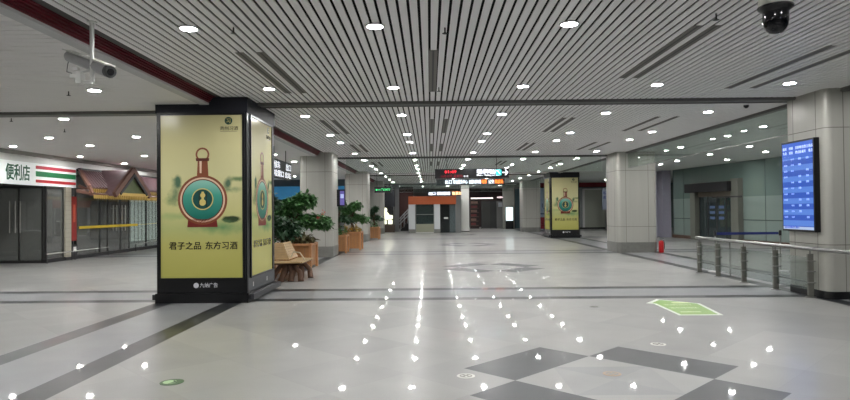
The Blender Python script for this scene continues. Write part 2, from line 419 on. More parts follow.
# ================================================================ ADVERTISING PILLARS
def poster_mat():
    mt = bpy.data.materials.new('poster_print'); mt.use_nodes = True; nt = mt.node_tree; b = nt.nodes['Principled BSDF']; n = N(nt)
    tc = nt.nodes.new('ShaderNodeTexCoord'); sp = nt.nodes.new('ShaderNodeSeparateXYZ'); nt.links.new(tc.outputs['Object'], sp.inputs[0])
    x, z = sp.outputs[0], sp.outputs[2]
    nz = nt.nodes.new('ShaderNodeTexNoise'); nz.inputs['Scale'].default_value = 4.5; nz.inputs['Detail'].default_value = 5; nt.links.new(tc.outputs['Object'], nz.inputs['Vector'])
    ns = n.m('SUBTRACT', nz.outputs['Fac'], 0.5)
    r = nt.nodes.new('ShaderNodeValToRGB'); nt.links.new(n.m('DIVIDE', z, 2.8), r.inputs[0])
    cr = r.color_ramp
    cr.elements[0].position = 0.0; cr.elements[0].color = (*lin((163, 160, 84)), 1)
    cr.elements[1].position = 1.0; cr.elements[1].color = (*lin((162, 156, 116)), 1)
    for p_, c_ in ((0.2, (172, 168, 98)), (0.3, (166, 170, 112)), (0.42, (188, 184, 128)), (0.62, (190, 186, 140)), (0.8, (184, 178, 132))):
        e = cr.elements.new(p_); e.color = (*lin(c_), 1)
    c = r.outputs[0]
    def blob(cx, cz, sx, sz, col, k, nk=1.2):
        nonlocal c
        dx = n.m('DIVIDE', n.m('SUBTRACT', x, cx), sx); dz = n.m('DIVIDE', n.m('SUBTRACT', z, cz), sz)
        d = n.m('SQRT', n.m('ADD', n.m('MULTIPLY', dx, dx), n.m('MULTIPLY', dz, dz)))
        f = n.m('MULTIPLY', n.m('SUBTRACT', 1.0, n.m('ADD', d, n.m('MULTIPLY', ns, nk)), clamp=True), k, clamp=True)
        c = n.mix(f, c, lin(col))
    blob(-0.30, 1.33, 0.42, 0.10, (120, 140, 92), 0.7, 2.5)
    blob(-0.44, 1.46, 0.13, 0.24, (96, 120, 90), 1.1, 2.6)
    blob(-0.40, 1.64, 0.07, 0.16, (76, 102, 80), 1.6, 1.8)
    blob(0.48, 1.50, 0.22, 0.08, (100, 124, 92), 1.1, 2.4)
    blob(0.46, 1.60, 0.08, 0.13, (84, 108, 84), 1.4, 1.8)
    blob(0.62, 1.68, 0.13, 0.06, (104, 124, 84), 1.6, 1.8)
    blob(0.50, 0.99, 0.16, 0.07, (52, 66, 44), 3.0, 1.3)
    blob(0.30, 0.86, 0.60, 0.14, (104, 140, 92), 1.0, 1.4)
    blob(-0.40, 1.05, 0.50, 0.08, (150, 166, 110), 1.0, 2.0)
    b.inputs['Roughness'].default_value = 0.25
    nt.links.new(c, b.inputs['Base Color']); nt.links.new(c, b.inputs['Emission Color']); b.inputs['Emission Strength'].default_value = 0.17
    return mt
M_poster = poster_mat()
def printc(name, rgb, e=0.08): return mat('print_' + name, rgb, 0.3, emit=e, noise=0.08, nscale=8)
P_cop = printc('copper', (126, 70, 46)); P_copd = printc('copper_dark', (92, 44, 34)); P_rim = printc('rim', (214, 186, 160)); P_gold = printc('gold', (206, 186, 110))
P_teald = printc('teal_dark', (26, 78, 74)); P_ink = printc('ink', (40, 40, 26), 0.2); P_logo = printc('logo', (24, 62, 52)); P_red = printc('base_red', (112, 40, 36))
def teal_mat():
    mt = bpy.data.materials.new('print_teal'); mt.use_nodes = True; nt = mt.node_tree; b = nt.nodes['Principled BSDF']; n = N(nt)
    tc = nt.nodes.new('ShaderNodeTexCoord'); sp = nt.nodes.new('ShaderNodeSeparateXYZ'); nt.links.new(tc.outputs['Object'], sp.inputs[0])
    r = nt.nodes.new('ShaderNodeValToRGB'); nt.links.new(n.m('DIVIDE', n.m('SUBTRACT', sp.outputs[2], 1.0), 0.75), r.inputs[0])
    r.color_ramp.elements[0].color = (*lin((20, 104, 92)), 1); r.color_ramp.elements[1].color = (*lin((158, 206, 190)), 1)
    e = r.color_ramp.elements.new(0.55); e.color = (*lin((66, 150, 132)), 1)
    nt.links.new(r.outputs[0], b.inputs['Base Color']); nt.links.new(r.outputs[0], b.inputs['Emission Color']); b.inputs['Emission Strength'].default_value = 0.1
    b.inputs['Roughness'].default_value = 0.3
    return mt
P_teal = teal_mat()
PW, PH = 1.40, 2.78
def poster(parent, loc, rz):
    k = 0.0171
    pn = MB().box(-PW / 2, PW / 2, -0.006, 0, 0, PH).build('poster', M_poster, parent, loc=loc, rot=(0, 0, rz))
    def U(px): return (px - 201) * k
    def V(py): return (275.5 - py) * k
    L = lambda q: (-0.006 - 0.0012 * q, -0.006 - 0.0012 * (q - 1))
    cx, cz = U(202), V(197.8)
    MB().ring(cx, V(152.3), 0.118, 0.088, *L(1)).build('bottle_loop', P_cop, pn)
    MB().prism([(U(197.3), V(157)), (U(207), V(157)), (U(208), V(175)), (U(196.3), V(175))], *L(1)).build('bottle_neck', P_cop, pn)
    MB().prism([(U(195.3), V(156)), (U(208.8), V(156)), (U(208.6), V(159)), (U(195.6), V(159))], *L(2)).build('bottle_collar', P_copd, pn)
    MB().prism([(U(199.0), V(159)), (U(201.2), V(159)), (U(201), V(171)), (U(199.2), V(171))], *L(3)).build('neck_highlight', P_rim, pn)
    MB().prism([(U(187.5), V(217)), (U(216), V(217)), (U(217), V(225)), (U(186.5), V(225))], *L(1)).build('bottle_foot', P_red, pn)
    MB().ring(cx, cz, 0.424, 0.385, *L(2)).build('bottle_rim', P_cop, pn)
    MB().ring(cx, cz, 0.390, 0.352, *L(1)).build('rim_highlight', P_rim, pn)
    MB().ring(cx, cz, 0.356, 0.338, *L(2)).build('inner_rim', P_copd, pn)
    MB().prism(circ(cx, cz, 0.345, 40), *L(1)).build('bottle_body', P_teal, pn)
    MB().prism(circ(cx, V(197), 0.170, 32), *L(2)).build('medallion', P_teald, pn)
    MB().ring(cx, V(197), 0.185, 0.168, *L(3)).build('medallion_ring', P_gold, pn)
    g = MB(); g.prism(circ(U(202.2), V(193.2), 0.043, 14), *L(4)); g.prism(circ(U(202.0), V(200.3), 0.058, 14), *L(4)); g.box(U(201), U(203.4), *L(4), V(197), V(189.6)); g.build('gold_figure', P_gold, pn)
    g = MB()
    for a_ in (198.3, 205.6): g.box(U(a_), U(a_ + 0.8), *L(4), V(205), V(189.5))
    g.build('medallion_bars', P_ink, pn)
    text('君子之品', 0.142, P_ink, 'slogan', pn, (U(168.0), -0.009, V(246.6)), width=0.545, bold=0.003)
    text('东方习酒', 0.142, P_ink, 'slogan', pn, (U(204.2), -0.009, V(246.6)), width=0.545, bold=0.003)
    MB().prism(circ(U(228.2), V(118.8), 0.066, 24), *L(1)).build('round_logo', P_logo, pn)
    text('习', 0.09, P_gold, 'logo_letter', pn, (U(225.6), -0.0085, V(120.7)))
    text('贵州习酒', 0.076, P_ink, 'brand_name', pn, (U(219.5), -0.008, V(128)), width=0.31)
    MB().box(U(220), U(237), *L(1), V(129.5), V(129.2)).build('underline', P_ink, pn)
    return pn
def ad_pillar(loc, label):
    t = thing('advertising_pillar', label, 'advertising pillar', loc, 0, 'advertising pillars around columns')
    W, D = 0.775, 0.92
    MB().box(-W, W, -D, D, 0.16, 3.46).build('cabinet', M_black, t, bevel=0.01)
    tp = MB().box(-W - 0.015, W + 0.015, -D - 0.015, D + 0.015, 3.25, H - 0.008).build('top_band', mat('navy_black', (14, 16, 28), 0.65), t)
    MB().box(-W - 0.02, W + 0.02, -D - 0.02, D + 0.02, 0.0, 0.165).build('plinth', M_black, t)
    MB().box(-W - 0.10, W + 0.10, -D + 0.05, D + 0.10, 0.05, 0.14).build('side_ledge', mat('ledge_grey', (46, 47, 52), 0.35), t)
    sp = mat('side_base_panel', (74, 76, 82), 0.35, 0.3)
    for s_ in (-1, 1):
        q = MB().box(s_ * W - 0.006, s_ * W + 0.006, -D + 0.04, D - 0.04, 0.17, 0.41).build('base_panel', sp, t)
        g = MB()
        for yy in (-0.6, 0.3): g.box(s_ * (W + 0.006) - 0.004, s_ * (W + 0.006) + 0.004, yy, yy + 0.03, 0.24, 0.32)
        g.build('latch', M_white, q)
    # slim frames round each poster
    for (fx, fy, rz) in ((0, -D, 0), (W, 0, PI / 2), (-W, 0, -PI / 2)):
        poster(t, (fx, fy, 0.43), rz)
        hw = 0.775 if rz == 0 else 0.92
        g = MB()
        g.box(-PW / 2 - 0.045, -PW / 2, -0.02, 0, 0.40, 3.24); g.box(PW / 2, PW / 2 + 0.045, -0.02, 0, 0.40, 3.24)
        g.box(-PW / 2 - 0.045, PW / 2 + 0.045, -0.02, 0, 0.40, 0.43); g.box(-PW / 2 - 0.045, PW / 2 + 0.045, -0.02, 0, 3.21, 3.25)
        g.build('poster_frame', M_black, t, loc=(fx, fy, 0), rot=(0, 0, rz))
    lg = MB().prism(circ(-0.10, 0.30, 0.045, 24), -D - 0.004, -D, 'y').build('round_logo', mat('logo_grey', (190, 190, 195), 0.4, emit=0.2), t)
    text('九纳广告', 0.085, mat('logo_letter_white', (200, 200, 205), 0.4, emit=0.25), 'lettering', t, (-0.035, -D - 0.003, 0.272), width=0.30)
    return t
ad = ad_pillar((-3.90, 11.40, 0), 'tall black pillar with a lit teal bottle poster, large in the left foreground')
ad2 = dup(ad, (7.22, 33.85, 0), None, 'small distant black pillar with a lit teal bottle poster, right of centre')
# ================================================================ GLASS SMOKE CURTAINS
def curtain(name, x0, x1, y, z0, label, n):
    t = thing(name, label, 'glass panel', ((x0 + x1) / 2, y, z0))
    wd = (x1 - x0) / n
    for i in range(n):
        a = -(x1 - x0) / 2 + i * wd
        MB().box(a + 0.004, a + wd - 0.004, -0.005, 0.005, 0, H - 0.04 - z0).build('pane', G_curt, t)
    MB().box(-(x1 - x0) / 2, (x1 - x0) / 2, -0.012, 0.012, -0.018, 0).build('edge_strip', M_steel, t)
    return t
curtain('smoke_curtain', -3.10, 6.35, 22.74, 2.92, 'clear glass smoke curtain under the second cross beam, between the columns', 8)
curtain('smoke_curtain', -3.10, 6.20, 34.4, 2.75, 'clear glass smoke curtain under the third cross beam, beyond the hanging sign', 8)
curtain('smoke_curtain', -3.10, 6.20, 46.0, 2.9, 'faint glass smoke curtain at the far end over the orange kiosk', 8)
t = thing('smoke_curtain', 'long glass smoke curtain along the right slat edge, between the two near right columns', 'glass panel', (6.92, 11.5, 2.95))
for i in range(6):
    MB().box(-0.005, 0.005, 0.04 + i * 1.66, 1.69 + i * 1.66, 0, H - 0.07 - 2.95).build('pane', G_side, t)
MB().box(-0.012, 0.012, 0.06, 9.88, -0.018, 0).build('edge_strip', M_steel, t)

# ================================================================ CEILING VENTS, SPRINKLERS, CAMERAS
M_vent = mat('vent_grey', (112, 108, 104), 0.6)
VN = ['left of centre', 'on the centre line', 'right of centre', 'at the far right']
def vent(x, y0, y1, label):
    t = thing('air_slot', label, 'vent', (x, y0, H), 0, 'linear air slots between the slats')
    L = y1 - y0
    MB().box(-0.055, 0.055, 0, L, -0.004, 0.02).build('frame', M_vent, t)
    MB().box(-0.012, 0.012, 0.03, L - 0.03, -0.0055, -0.0035).build('slot', M_dark, t)
for ys in ((7.55, 10.2), (13.3, 15.7), (18.3, 20.6), (25.0, 27.4)):
    nm = {7.55: 'nearest set', 13.3: 'second set', 18.3: 'third set', 25.0: 'fourth set'}[ys[0]]
    for i, xs in enumerate(((-2.34, -2.08), (0.06, 0.38), (2.93, 3.13), (4.95, 5.36))):
        for q, x in enumerate(xs):
            if i == 1 and q == 1 and ys[0] == 7.55: continue
            dy = -0.9 if i == 2 and ys[0] < 9 else 0
            vent(x, ys[0] + dy, ys[1] + dy, 'grey air slot, %s of its pair, %s, %s' % (('left', 'right')[q], VN[i], nm))
def sprinkler(x, y, z, label):
    t = thing('sprinkler_head', label, 'sprinkler', (x, y, z), 0, 'small sprinkler heads on the ceiling')
    MB().lathe([(0.008, 0), (0.008, -0.05), (0.012, -0.052), (0.012, -0.06)], n=8).build('stem', M_dark, t)
    MB().lathe([(0.03, -0.062), (0.03, -0.066)], n=12).build('deflector', M_dark, t)
for x, y, z, l in ((0.18, 6.62, H, 'near the top edge, right of the centre'), (0.16, 9.86, H, 'just before the first cross beam, centre'), (-2.08, 6.52, H, 'left of the near left downlight'),
                   (2.93, 6.25, H, 'beside the near right air slot'), (-5.46, 9.25, 3.40, 'in the plain ceiling left of the bullet camera'), (-8.08, 11.8, 3.40, 'in the plain ceiling by the left frame edge'),
                   (-5.2, 12.2, 3.40, 'in the plain ceiling just left of the big pillar'), (-8.0, 13.4, 3.40, 'in the plain ceiling above the shop sign')):
    sprinkler(x, y, z, 'small dark sprinkler head ' + l)

# bullet camera on a pole
t = thing('bullet_camera', 'white bullet security camera on a ceiling pole, top left', 'security camera', (-3.46, 6.27, 2.88))
mb = MB().tube([(0, 0, 0.64), (0, 0, 0.0)], 0.022, 12); mb.tube([(0, 0, 0.012), (-0.10, 0.02, 0.02)], 0.02, 10); mb.lathe([(0.05, 0.64), (0.05, 0.628)], n=16); mb.build('pole', M_white, t, True)
def cp(px, py, Y): return Vector(((px - 430) * Y / 615 + 3.46, Y - 6.27, 1.55 + (213.3 - py) * Y / 615 - 2.88))
a, b_ = cp(66, 54, 6.62), cp(110, 71.5, 6.15); d = (b_ - a).normalized()
mb = MB(); mb.tube([a + d * 0.02, a + d * 0.05, b_ - d * 0.06], [0.05, 0.062, 0.064], 16); mb.build('housing', mat('camera_body', (168, 168, 170), 0.35), t, True)
sh = MB(); sh.obox(a + Vector((0, 0, 0.058)), b_ + Vector((0, 0, 0.066)) - d * 0.02, 0.12, 0.014); sh.build('sunshield', M_white, t)
MB().tube([b_ - d * 0.06, b_ - d * 0.01], [0.062, 0.062], 16).build('front_ring', mat('ring_grey', (70, 72, 72), 0.4), t, True)
MB().tube([b_ - d * 0.012, b_ - d * 0.004], [0.036, 0.036], 16).build('lens', mat('lens_glass', (20, 22, 26), 0.05), t, True)
mid = a.lerp(b_, 0.62)
mb = MB(); mb.box(-0.16, -0.10, -0.03, 0.05, 0.0, 0.12); mb.obox((-0.13, 0.01, 0.10), mid - Vector((0, 0, 0.03)), 0.03, 0.03); mb.box(-0.22, -0.13, -0.02, 0.04, 0.06, 0.10); mb.box(-0.2, -0.14, -0.02, 0.03, 0.14, 0.17); mb.build('bracket', M_white, t)
MB().tube([a + Vector((0.02, 0, -0.02)), a + Vector((0.0, 0, -0.10)), a + Vector((0.05, -0.1, -0.2)), a + Vector((0.16, -0.2, -0.24)), Vector((-0.2, 0.0, 0.08))], 0.005, 6).build('cable', mat('cable_grey', (110, 110, 110), 0.5), t)
# large dome camera
t = thing('dome_camera', 'white and black dome security camera hanging top right', 'security camera', (2.94, 5.2, H))
MB().lathe([(0.07, 0), (0.07, -0.015), (0.03, -0.02), (0.03, -0.1)], n=20).build('mount', M_white, t, True)
MB().lathe([(0.05, -0.09), (0.11, -0.12), (0.128, -0.16), (0.132, -0.27), (0.125, -0.285)], n=32).build('housing', mat('camera_white', (205, 205, 195), 0.35), t, True)
MB().lathe([(0.137, -0.275), (0.137, -0.292), (0.105, -0.315), (0.10, -0.33)], n=32).build('collar', M_black, t, True)
MB().lathe([(0.10, -0.32), (0.10, -0.40), (0.092, -0.44), (0.075, -0.475), (0.045, -0.50), (0.012, -0.508)], n=32).build('dome', mat('dome_black', (10, 11, 18), 0.08), t, True)
t = thing('mini_dome_camera', 'small dark dome camera under the ceiling left of the screen column', 'security camera', (6.05, 11.75, H))
MB().lathe([(0.05, 0), (0.05, -0.03)], n=16).build('base', M_white, t, True)
MB().lathe([(0.05, -0.03), (0.045, -0.06), (0.02, -0.085)], n=16).build('dome', M_black, t, True)

# ================================================================ HANGING SIGNS
def hang(t, xs, z0, z1, y=0.0):
    for x in xs: MB().tube([(x, y, z0), (x, y, z1)], 0.012, 6).build('rod', M_dark, t)
# main direction sign, 26 m down the hall
t = thing('direction_sign', 'long black hanging sign with red clock digits, white lettering and arrow', 'sign', (1.52, 22.2, 2.677))
t.scale = (0.854, 0.854, 0.854)
MB().box(-1.56, 1.56, -0.08, 0.08, 0, 0.40).build('sign_box', M_black, t)
hang(t, (-1.05, 1.05), 0.40, (H - 2.677) / 0.854)
text('01:49', 0.17, E_red, 'clock_digits', t, (-1.16, -0.084, 0.22), width=0.5, bold=0.003)
text('10月12日 星期四', 0.13, mat('led_red_dim', (150, 20, 40), emit=0.5), 'date_row', t, (-1.33, -0.082, 0.05), width=0.9)
text('中文', 0.1, E_white, 'small_lettering', t, (-0.36, -0.082, 0.05), width=0.2)
text('地铁·停车场出入口', 0.2, E_white, 'lettering', t, (0.2, -0.082, 0.20), width=0.98, bold=0.008)
text('Metro · Parking Lot Exit', 0.09, E_white, 'small_lettering', t, (0.2, -0.082, 0.10), width=0.95, bold=0.003)
pc = MB().box(1.02, 1.24, -0.086, -0.08, 0.12, 0.35).build('pictogram', E_cyan, t)
MB().obox((1.05, -0.088, 0.32), (1.12, -0.088, 0.30), 0.004, 0.03).obox((1.08, -0.088, 0.31), (1.19, -0.088, 0.17), 0.004, 0.03).build('pictogram_mark', E_white, pc)
mb = MB(); mb.box(1.28, 1.48, -0.09, -0.08, 0.215, 0.26); mb.prism([(1.38, 0.36), (1.43, 0.36), (1.53, 0.237), (1.43, 0.115), (1.38, 0.115), (1.46, 0.237)], -0.09, -0.08); mb.build('arrow', E_white, t)
# second and third signs behind
t = thing('direction_sign', 'second lit hanging sign with white and orange lettering, seen under the black clock sign', 'sign', (2.45, 37.0, 3.02))
MB().box(-2.05, 2.05, -0.08, 0.08, 0, 0.38).build('sign_box', mat('sign_grey', (58, 64, 70), 0.4), t)
hang(t, (-1.4, 1.4), 0.38, H - 3.02)
text('出口', 0.26, E_white, 'lettering', t, (-1.55, -0.082, 0.10), width=0.4, bold=0.008)
text('客运服务中心', 0.26, E_white, 'lettering', t, (-1.05, -0.082, 0.10), width=0.85, bold=0.008)
text('出租车停车场', 0.26, E_white, 'lettering', t, (-0.10, -0.082, 0.10), width=0.7, bold=0.008)
text('地铁', 0.26, E_orange, 'orange_lettering', t, (0.65, -0.082, 0.10), width=0.3, bold=0.008)
text('公交', 0.26, E_white, 'lettering', t, (1.05, -0.082, 0.10), width=0.35, bold=0.01)
text('购票处', 0.26, E_orange, 'orange_lettering', t, (1.45, -0.082, 0.10), width=0.5, bold=0.008)
t = thing('direction_sign', 'third lit hanging sign just above the orange kiosk fascia', 'sign', (1.18, 47.0, 2.62))
MB().box(-1.4, 1.4, -0.08, 0.08, 0, 0.36).build('sign_box', mat('sign_grey', (58, 64, 70), 0.4), t)
hang(t, (-1.0, 1.0), 0.36, H - 2.62)
text('出口', 0.28, E_white, 'lettering', t, (-1.3, -0.082, 0.08), width=0.5, bold=0.012)
text('候车厅服务台', 0.28, E_white, 'lettering', t, (-0.65, -0.082, 0.08), width=1.0, bold=0.012)
text('售票处', 0.28, emis('sign_pale_orange', (255, 215, 170), 1.5), 'lettering', t, (0.5, -0.082, 0.08), width=0.75, bold=0.012)
# left hanging sign, turned to face the hall
t = thing('shop_direction_sign', 'black hanging sign with white lettering beside the big advertising pillar', 'sign', (-4.40, 17.0, 2.52))
MB().box(-0.07, 0.06, 0.04, 2.25, 0, 0.52).build('sign_box', mat('sign_dark_grey', (44, 47, 50), 0.5), t)
MB().box(-0.08, 0.07, 0, 0.04, -0.02, 0.54).build('end_cap', M_black, t)
hang(t, (0.0,), 0.52, 3.40 - 2.52, 0.35); hang(t, (0.0,), 0.52, 3.40 - 2.52, 1.75)
text('候车', 0.23, E_white, 'lettering', t, (0.063, 0.12, 0.28), PI / 2, width=0.66)
text('出口', 0.23, E_white, 'lettering', t, (0.063, 1.5, 0.28), PI / 2, width=0.62)
text('检票口 出站', 0.2, E_white, 'lettering', t, (0.063, 0.12, 0.05), PI / 2, width=2.0)
# exit sign
t = thing('exit_sign', 'small green emergency exit sign hanging by the far left columns', 'sign', (-2.28, 30.0, 2.42))
MB().box(-0.42, 0.42, -0.03, 0.03, 0, 0.28).build('sign_box', M_black, t)
hang(t, (-0.3, 0.3), 0.28, H - 2.42)
E_g = emis('exit_green', (60, 210, 120), 1.0)
text('EXIT', 0.14, E_g, 'lettering', t, (0.0, -0.032, 0.09), width=0.34)
mb = MB(); mb.box(-0.36, -0.12, -0.033, -0.03, 0.12, 0.15); mb.prism([(-0.38, 0.135), (-0.3, 0.19), (-0.3, 0.08)], -0.033, -0.03); mb.prism(circ(-0.05, 0.19, 0.025, 12), -0.033, -0.03); mb.obox((-0.05, -0.031, 0.17), (-0.07, -0.031, 0.08), 0.003, 0.03, (0, 1, 0)); mb.build('running_man', E_g, t)

# ================================================================ SCREENS
t = thing('departure_screen', 'tall blue information screen in a black frame on the right column', 'screen', (6.55, 10.92, 1.11))
MB().box(-0.05, 0.045, -0.48, 0.48, 0, 1.61).build('frame', M_black, t, bevel=0.004)
def screen_mat():
    mt = bpy.data.materials.new('screen_blue'); mt.use_nodes = True; nt = mt.node_tree; b = nt.nodes['Principled BSDF']; n = N(nt)
    tc = nt.nodes.new('ShaderNodeTexCoord'); sp = nt.nodes.new('ShaderNodeSeparateXYZ'); nt.links.new(tc.outputs['Object'], sp.inputs[0])
    z = sp.outputs[2]
    f = n.m('LESS_THAN', n.m('FRACT', n.m('DIVIDE', z, 0.196)), 0.5)
    c = n.mix(f, lin((96, 142, 232)), lin((56, 96, 200)))
    c = n.mix(n.m('LESS_THAN', z, 0.085), c, lin((190, 210, 245)))
    c = n.mix(n.m('GREATER_THAN', z, 1.30), c, lin((66, 112, 222)))
    nt.links.new(c, b.inputs['Emission Color']); b.inputs['Emission Strength'].default_value = 0.85; b.inputs['Base Color'].default_value = (0.02, 0.02, 0.03, 1); b.inputs['Roughness'].default_value = 0.12
    return mt
scn = MB().box(-0.054, -0.05, -0.445, 0.445, 0.035, 1.575).build('display', screen_mat(), t)
E_scr = emis('screen_text', (190, 210, 255), 0.7)
for zz, ss in ((1.46, ('航班', '时刻', '目的地', '检票口', '状态')), (1.38, ('车次', '班次', '终点站', '候车', '备注'))):
    for k, w_ in enumerate(ss): text(w_, 0.06, E_scr, 'heading', t, (-0.055, 0.42 - k * 0.19, zz), -PI / 2)
for r_ in range(11):
    zz = 1.27 - r_ * 0.103
    for k in range(4):
        if (r_ * 7 + k * 3) % 4: text('G%d' % (1203 + r_ * 17 + k) if k == 0 else ('%02d:%02d' % (6 + r_, (k * 17 + r_ * 7) % 60) if k == 1 else '贵阳'), 0.04, mat('screen_faint', (150, 180, 245), emit=0.8), 'row_entry', t, (-0.055, 0.40 - k * 0.22, zz), -PI / 2)
text('请提前到检票口候车', 0.05, mat('screen_blue_text', (50, 80, 190), emit=0.6), 'notice', t, (-0.055, 0.40, 0.055), -PI / 2)
t = thing('column_screen', 'small purple-lit screen projecting from the first left column', 'screen', (-3.05, 21.0, 1.70))
MB().box(-0.125, 0.15, -0.04, 0.04, 0, 0.58).build('frame', M_black, t)
MB().box(-0.02, 0.13, -0.044, -0.04, 0.05, 0.53).build('display', emis('purple_screen', (92, 84, 150), 0.7), t)
MB().box(-0.0, 0.11, -0.047, -0.044, 0.28, 0.42).build('picture', emis('pale_blue', (170, 180, 220), 0.7), t)

# ================================================================ RAILING AND BARRIER ON THE RIGHT
t = thing('handrail', 'long stainless handrail on short posts running in front of the right column', 'railing', (6.53, 8.6, 0), 0.022)
posts = [1.98, 3.0, 4.12, 5.2, 6.1, 0.6]
MB().tube([(0, -0.6, 0.83), (0, 6.25, 0.83)], 0.036, 14).build('top_rail', M_steel, t, True)
for yv in posts:
    q = MB(); q.box(-0.048, 0.048, yv - 0.022, yv + 0.022, 0, 0.74); 
    q.build('post', mat('post_steel', (122, 122, 116), 0.4, 0.4), t, bevel=0.004)
    MB().tube([(0, yv, 0.74), (0, yv, 0.81)], 0.012, 8).build('rail_stem', M_steel, t, True)
    MB().lathe([(0.085, 0), (0.085, 0.01), (0.05, 0.016)], (0, yv, 0), 16).build('floor_flange', M_steel, t, True)
    for zz in (0.25, 0.44, 0.62):
        MB().tube([(-0.075, yv - 0.024, zz), (0.075, yv - 0.024, zz)], 0.012, 8).build('glass_clamp', M_steel, t, True)
ys = sorted(posts)
for a, b_ in zip(ys[1:], ys[2:]):
    MB().box(-0.006, 0.006, a + 0.03, b_ - 0.03, 0.12, 0.68).build('glass_infill', G_clear, t)
    MB().tube([(0.06, a, 0.245), (0.06, b_, 0.245)], 0.015, 8).build('lower_rail', M_steel, t, True)
t = thing('wooden_handrail', 'short bronze-brown handrail just behind the stainless one', 'railing', (6.78, 11.9, 0))
MB().tube([(0, 0.15, 0.80), (0, 2.3, 0.80)], 0.03, 12).build('top_rail', mat('bronze', (120, 88, 74), 0.35, 0.4), t, True)
for yv in (0.35, 2.1): MB().tube([(0, yv, 0), (0, yv, 0.785)], 0.016, 8).build('post', M_steel, t, True)
t = thing('belt_stanchion', 'slim silver stanchion holding the blue barrier belt behind the railing end', 'barrier', (6.87, 14.9, 0))
MB().lathe([(0.17, 0), (0.17, 0.01), (0.06, 0.03), (0.02, 0.035)], n=24).build('base', mat('stanchion_base', (205, 205, 205), 0.3), t, True)
MB().lathe([(0.018, 0.03), (0.018, 0.88)], n=12).build('pole', M_steel, t, True)
MB().lathe([(0.032, 0.86), (0.032, 0.97), (0.02, 0.985)], n=16).build('belt_head', M_black, t, True)
MB().box(0.03, 1.52, -0.004, 0.004, 0.885, 0.945).build('belt', mat('belt_blue', (26, 40, 108), 0.7), t)
t = thing('belt_stanchion', 'black-headed stanchion by the column edge where the blue belt ends', 'barrier', (8.43, 14.9, 0))
MB().lathe([(0.17, 0), (0.17, 0.01), (0.06, 0.03), (0.02, 0.035)], n=24).build('base', mat('stanchion_base', (205, 205, 205), 0.3), t, True)
MB().lathe([(0.018, 0.03), (0.018, 0.88)], n=12).build('pole', M_steel, t, True)
MB().lathe([(0.032, 0.86), (0.032, 0.97), (0.02, 0.985)], n=16).build('belt_head', M_black, t, True)
t = thing('fire_extinguisher', 'red fire extinguisher standing at the right foot of the second right column', 'fire extinguisher', (8.02, 21.45, 0))
M_red = mat('extinguisher_red', (186, 24, 30), 0.35)
MB().lathe([(0.075, 0), (0.085, 0.015), (0.085, 0.34), (0.07, 0.39), (0.03, 0.42)], n=20).build('cylinder', M_red, t, True)
MB().lathe([(0.018, 0.42), (0.018, 0.45)], n=10).build('valve', M_steel, t, True)
MB().obox((-0.03, 0, 0.46), (0.09, 0, 0.485), 0.02, 0.012).build('handle', M_black, t)
MB().tube([(0.02, 0, 0.44), (0.08, -0.03, 0.42), (0.10, -0.03, 0.3), (0.098, -0.02, 0.12)], 0.01, 6).build('hose', M_black, t, True)
# ================================================================ SHOP FRONTS ON THE LEFT (facade plane x = -12.1)
FX = -12.1
M_cream = mat('cream_tile', (176, 172, 156), 0.4)
M_framed = mat('dark_frame', (50, 50, 50), 0.4)
# header wall above the shops, white in place of cove light, and cove edge
struct('wall_shopfront', MB().box(FX - 0.35, FX - 0.02, 8, 36, 3.08, 3.42), M_white)
struct('trim_9', MB().box(FX - 0.10, FX + 0.12, 8, 36, 3.30, 3.40), mat('cove_edge', (150, 148, 142), 0.5))
# convenience store sign
t = thing('shop_sign', 'white convenience store fascia with green lettering and red and green stripes', 'sign', (FX, 14.5, 2.42))
SL = 20.93 - 14.5
MB().box(-0.12, 0.0, 0, SL, 0, 0.68).build('fascia', mat('sign_face', (226, 232, 230), 0.35, emit=0.28), t)
for nm, z0, z1, c_ in (('red_stripe', 0.51, 0.61, (170, 40, 58)), ('green_stripe', 0.28, 0.44, (22, 112, 66)), ('red_stripe', 0.09, 0.18, (190, 44, 50))):
    MB().box(0.0, 0.006, 18.78 - 14.5, SL - 0.02, z0, z1).build(nm, mat('sign_' + nm + str(z0), c_, 0.35, emit=0.22), t)
M_sg = mat('sign_green', (20, 84, 58), 0.4, emit=0.15)
text('便利店', 0.5, M_sg, 'lettering', t, (0.004, 17.42 - 14.5, 0.16), PI / 2, width=1.05, bold=0.016)
text('B', 0.42, mat('sign_dark_red', (130, 36, 44), 0.4, emit=0.15), 'lettering', t, (0.004, 16.95 - 14.5, 0.20), PI / 2, bold=0.016)
# glazing of the store: return with double doors (facing camera), and side window
def glazed(name, label, cat, loc, rz, L, h, bars, low=None, mt=None, clear_from=99):
    t = thing(name, label, cat, loc, rz)
    f = MB()
    for b_ in bars: f.box(b_ - 0.025, b_ + 0.025, -0.03, 0.03, 0.0, h)
    f.box(0, L, -0.03, 0.03, h - 0.06, h); f.box(0, L, -0.035, 0.035, 0, 0.09); f.build('frame', M_framed, t)
    for a, b_ in zip(bars, bars[1:]):
        MB().box(a + 0.025, b_ - 0.025, -0.006, 0.006, 0.09, h - 0.06).build('pane', G_clear if a >= clear_from else (mt or G_shop), t)
    return t
def pull(t, x, z0, z1, y=-0.07):
    q = MB().tube([(x, y, z0), (x, y, z1)], 0.018, 8)
    for z in (z0 + 0.12, z1 - 0.12): q.tube([(x, y, z), (x, 0, z)], 0.01, 6)
    q.build('pull_handle', mat('bright_steel', (200, 200, 196), 0.25, 0.6), t, True)
t = glazed('store_doors', 'dark glass double doors with long steel handles at the left frame edge', 'door', (-14.9, 19.25, 0), 0, 2.72, 2.42, [0, 1.3, 1.98, 2.72])
for x in (1.72, 1.90, 2.05): pull(t, x, 0.95, 1.95)
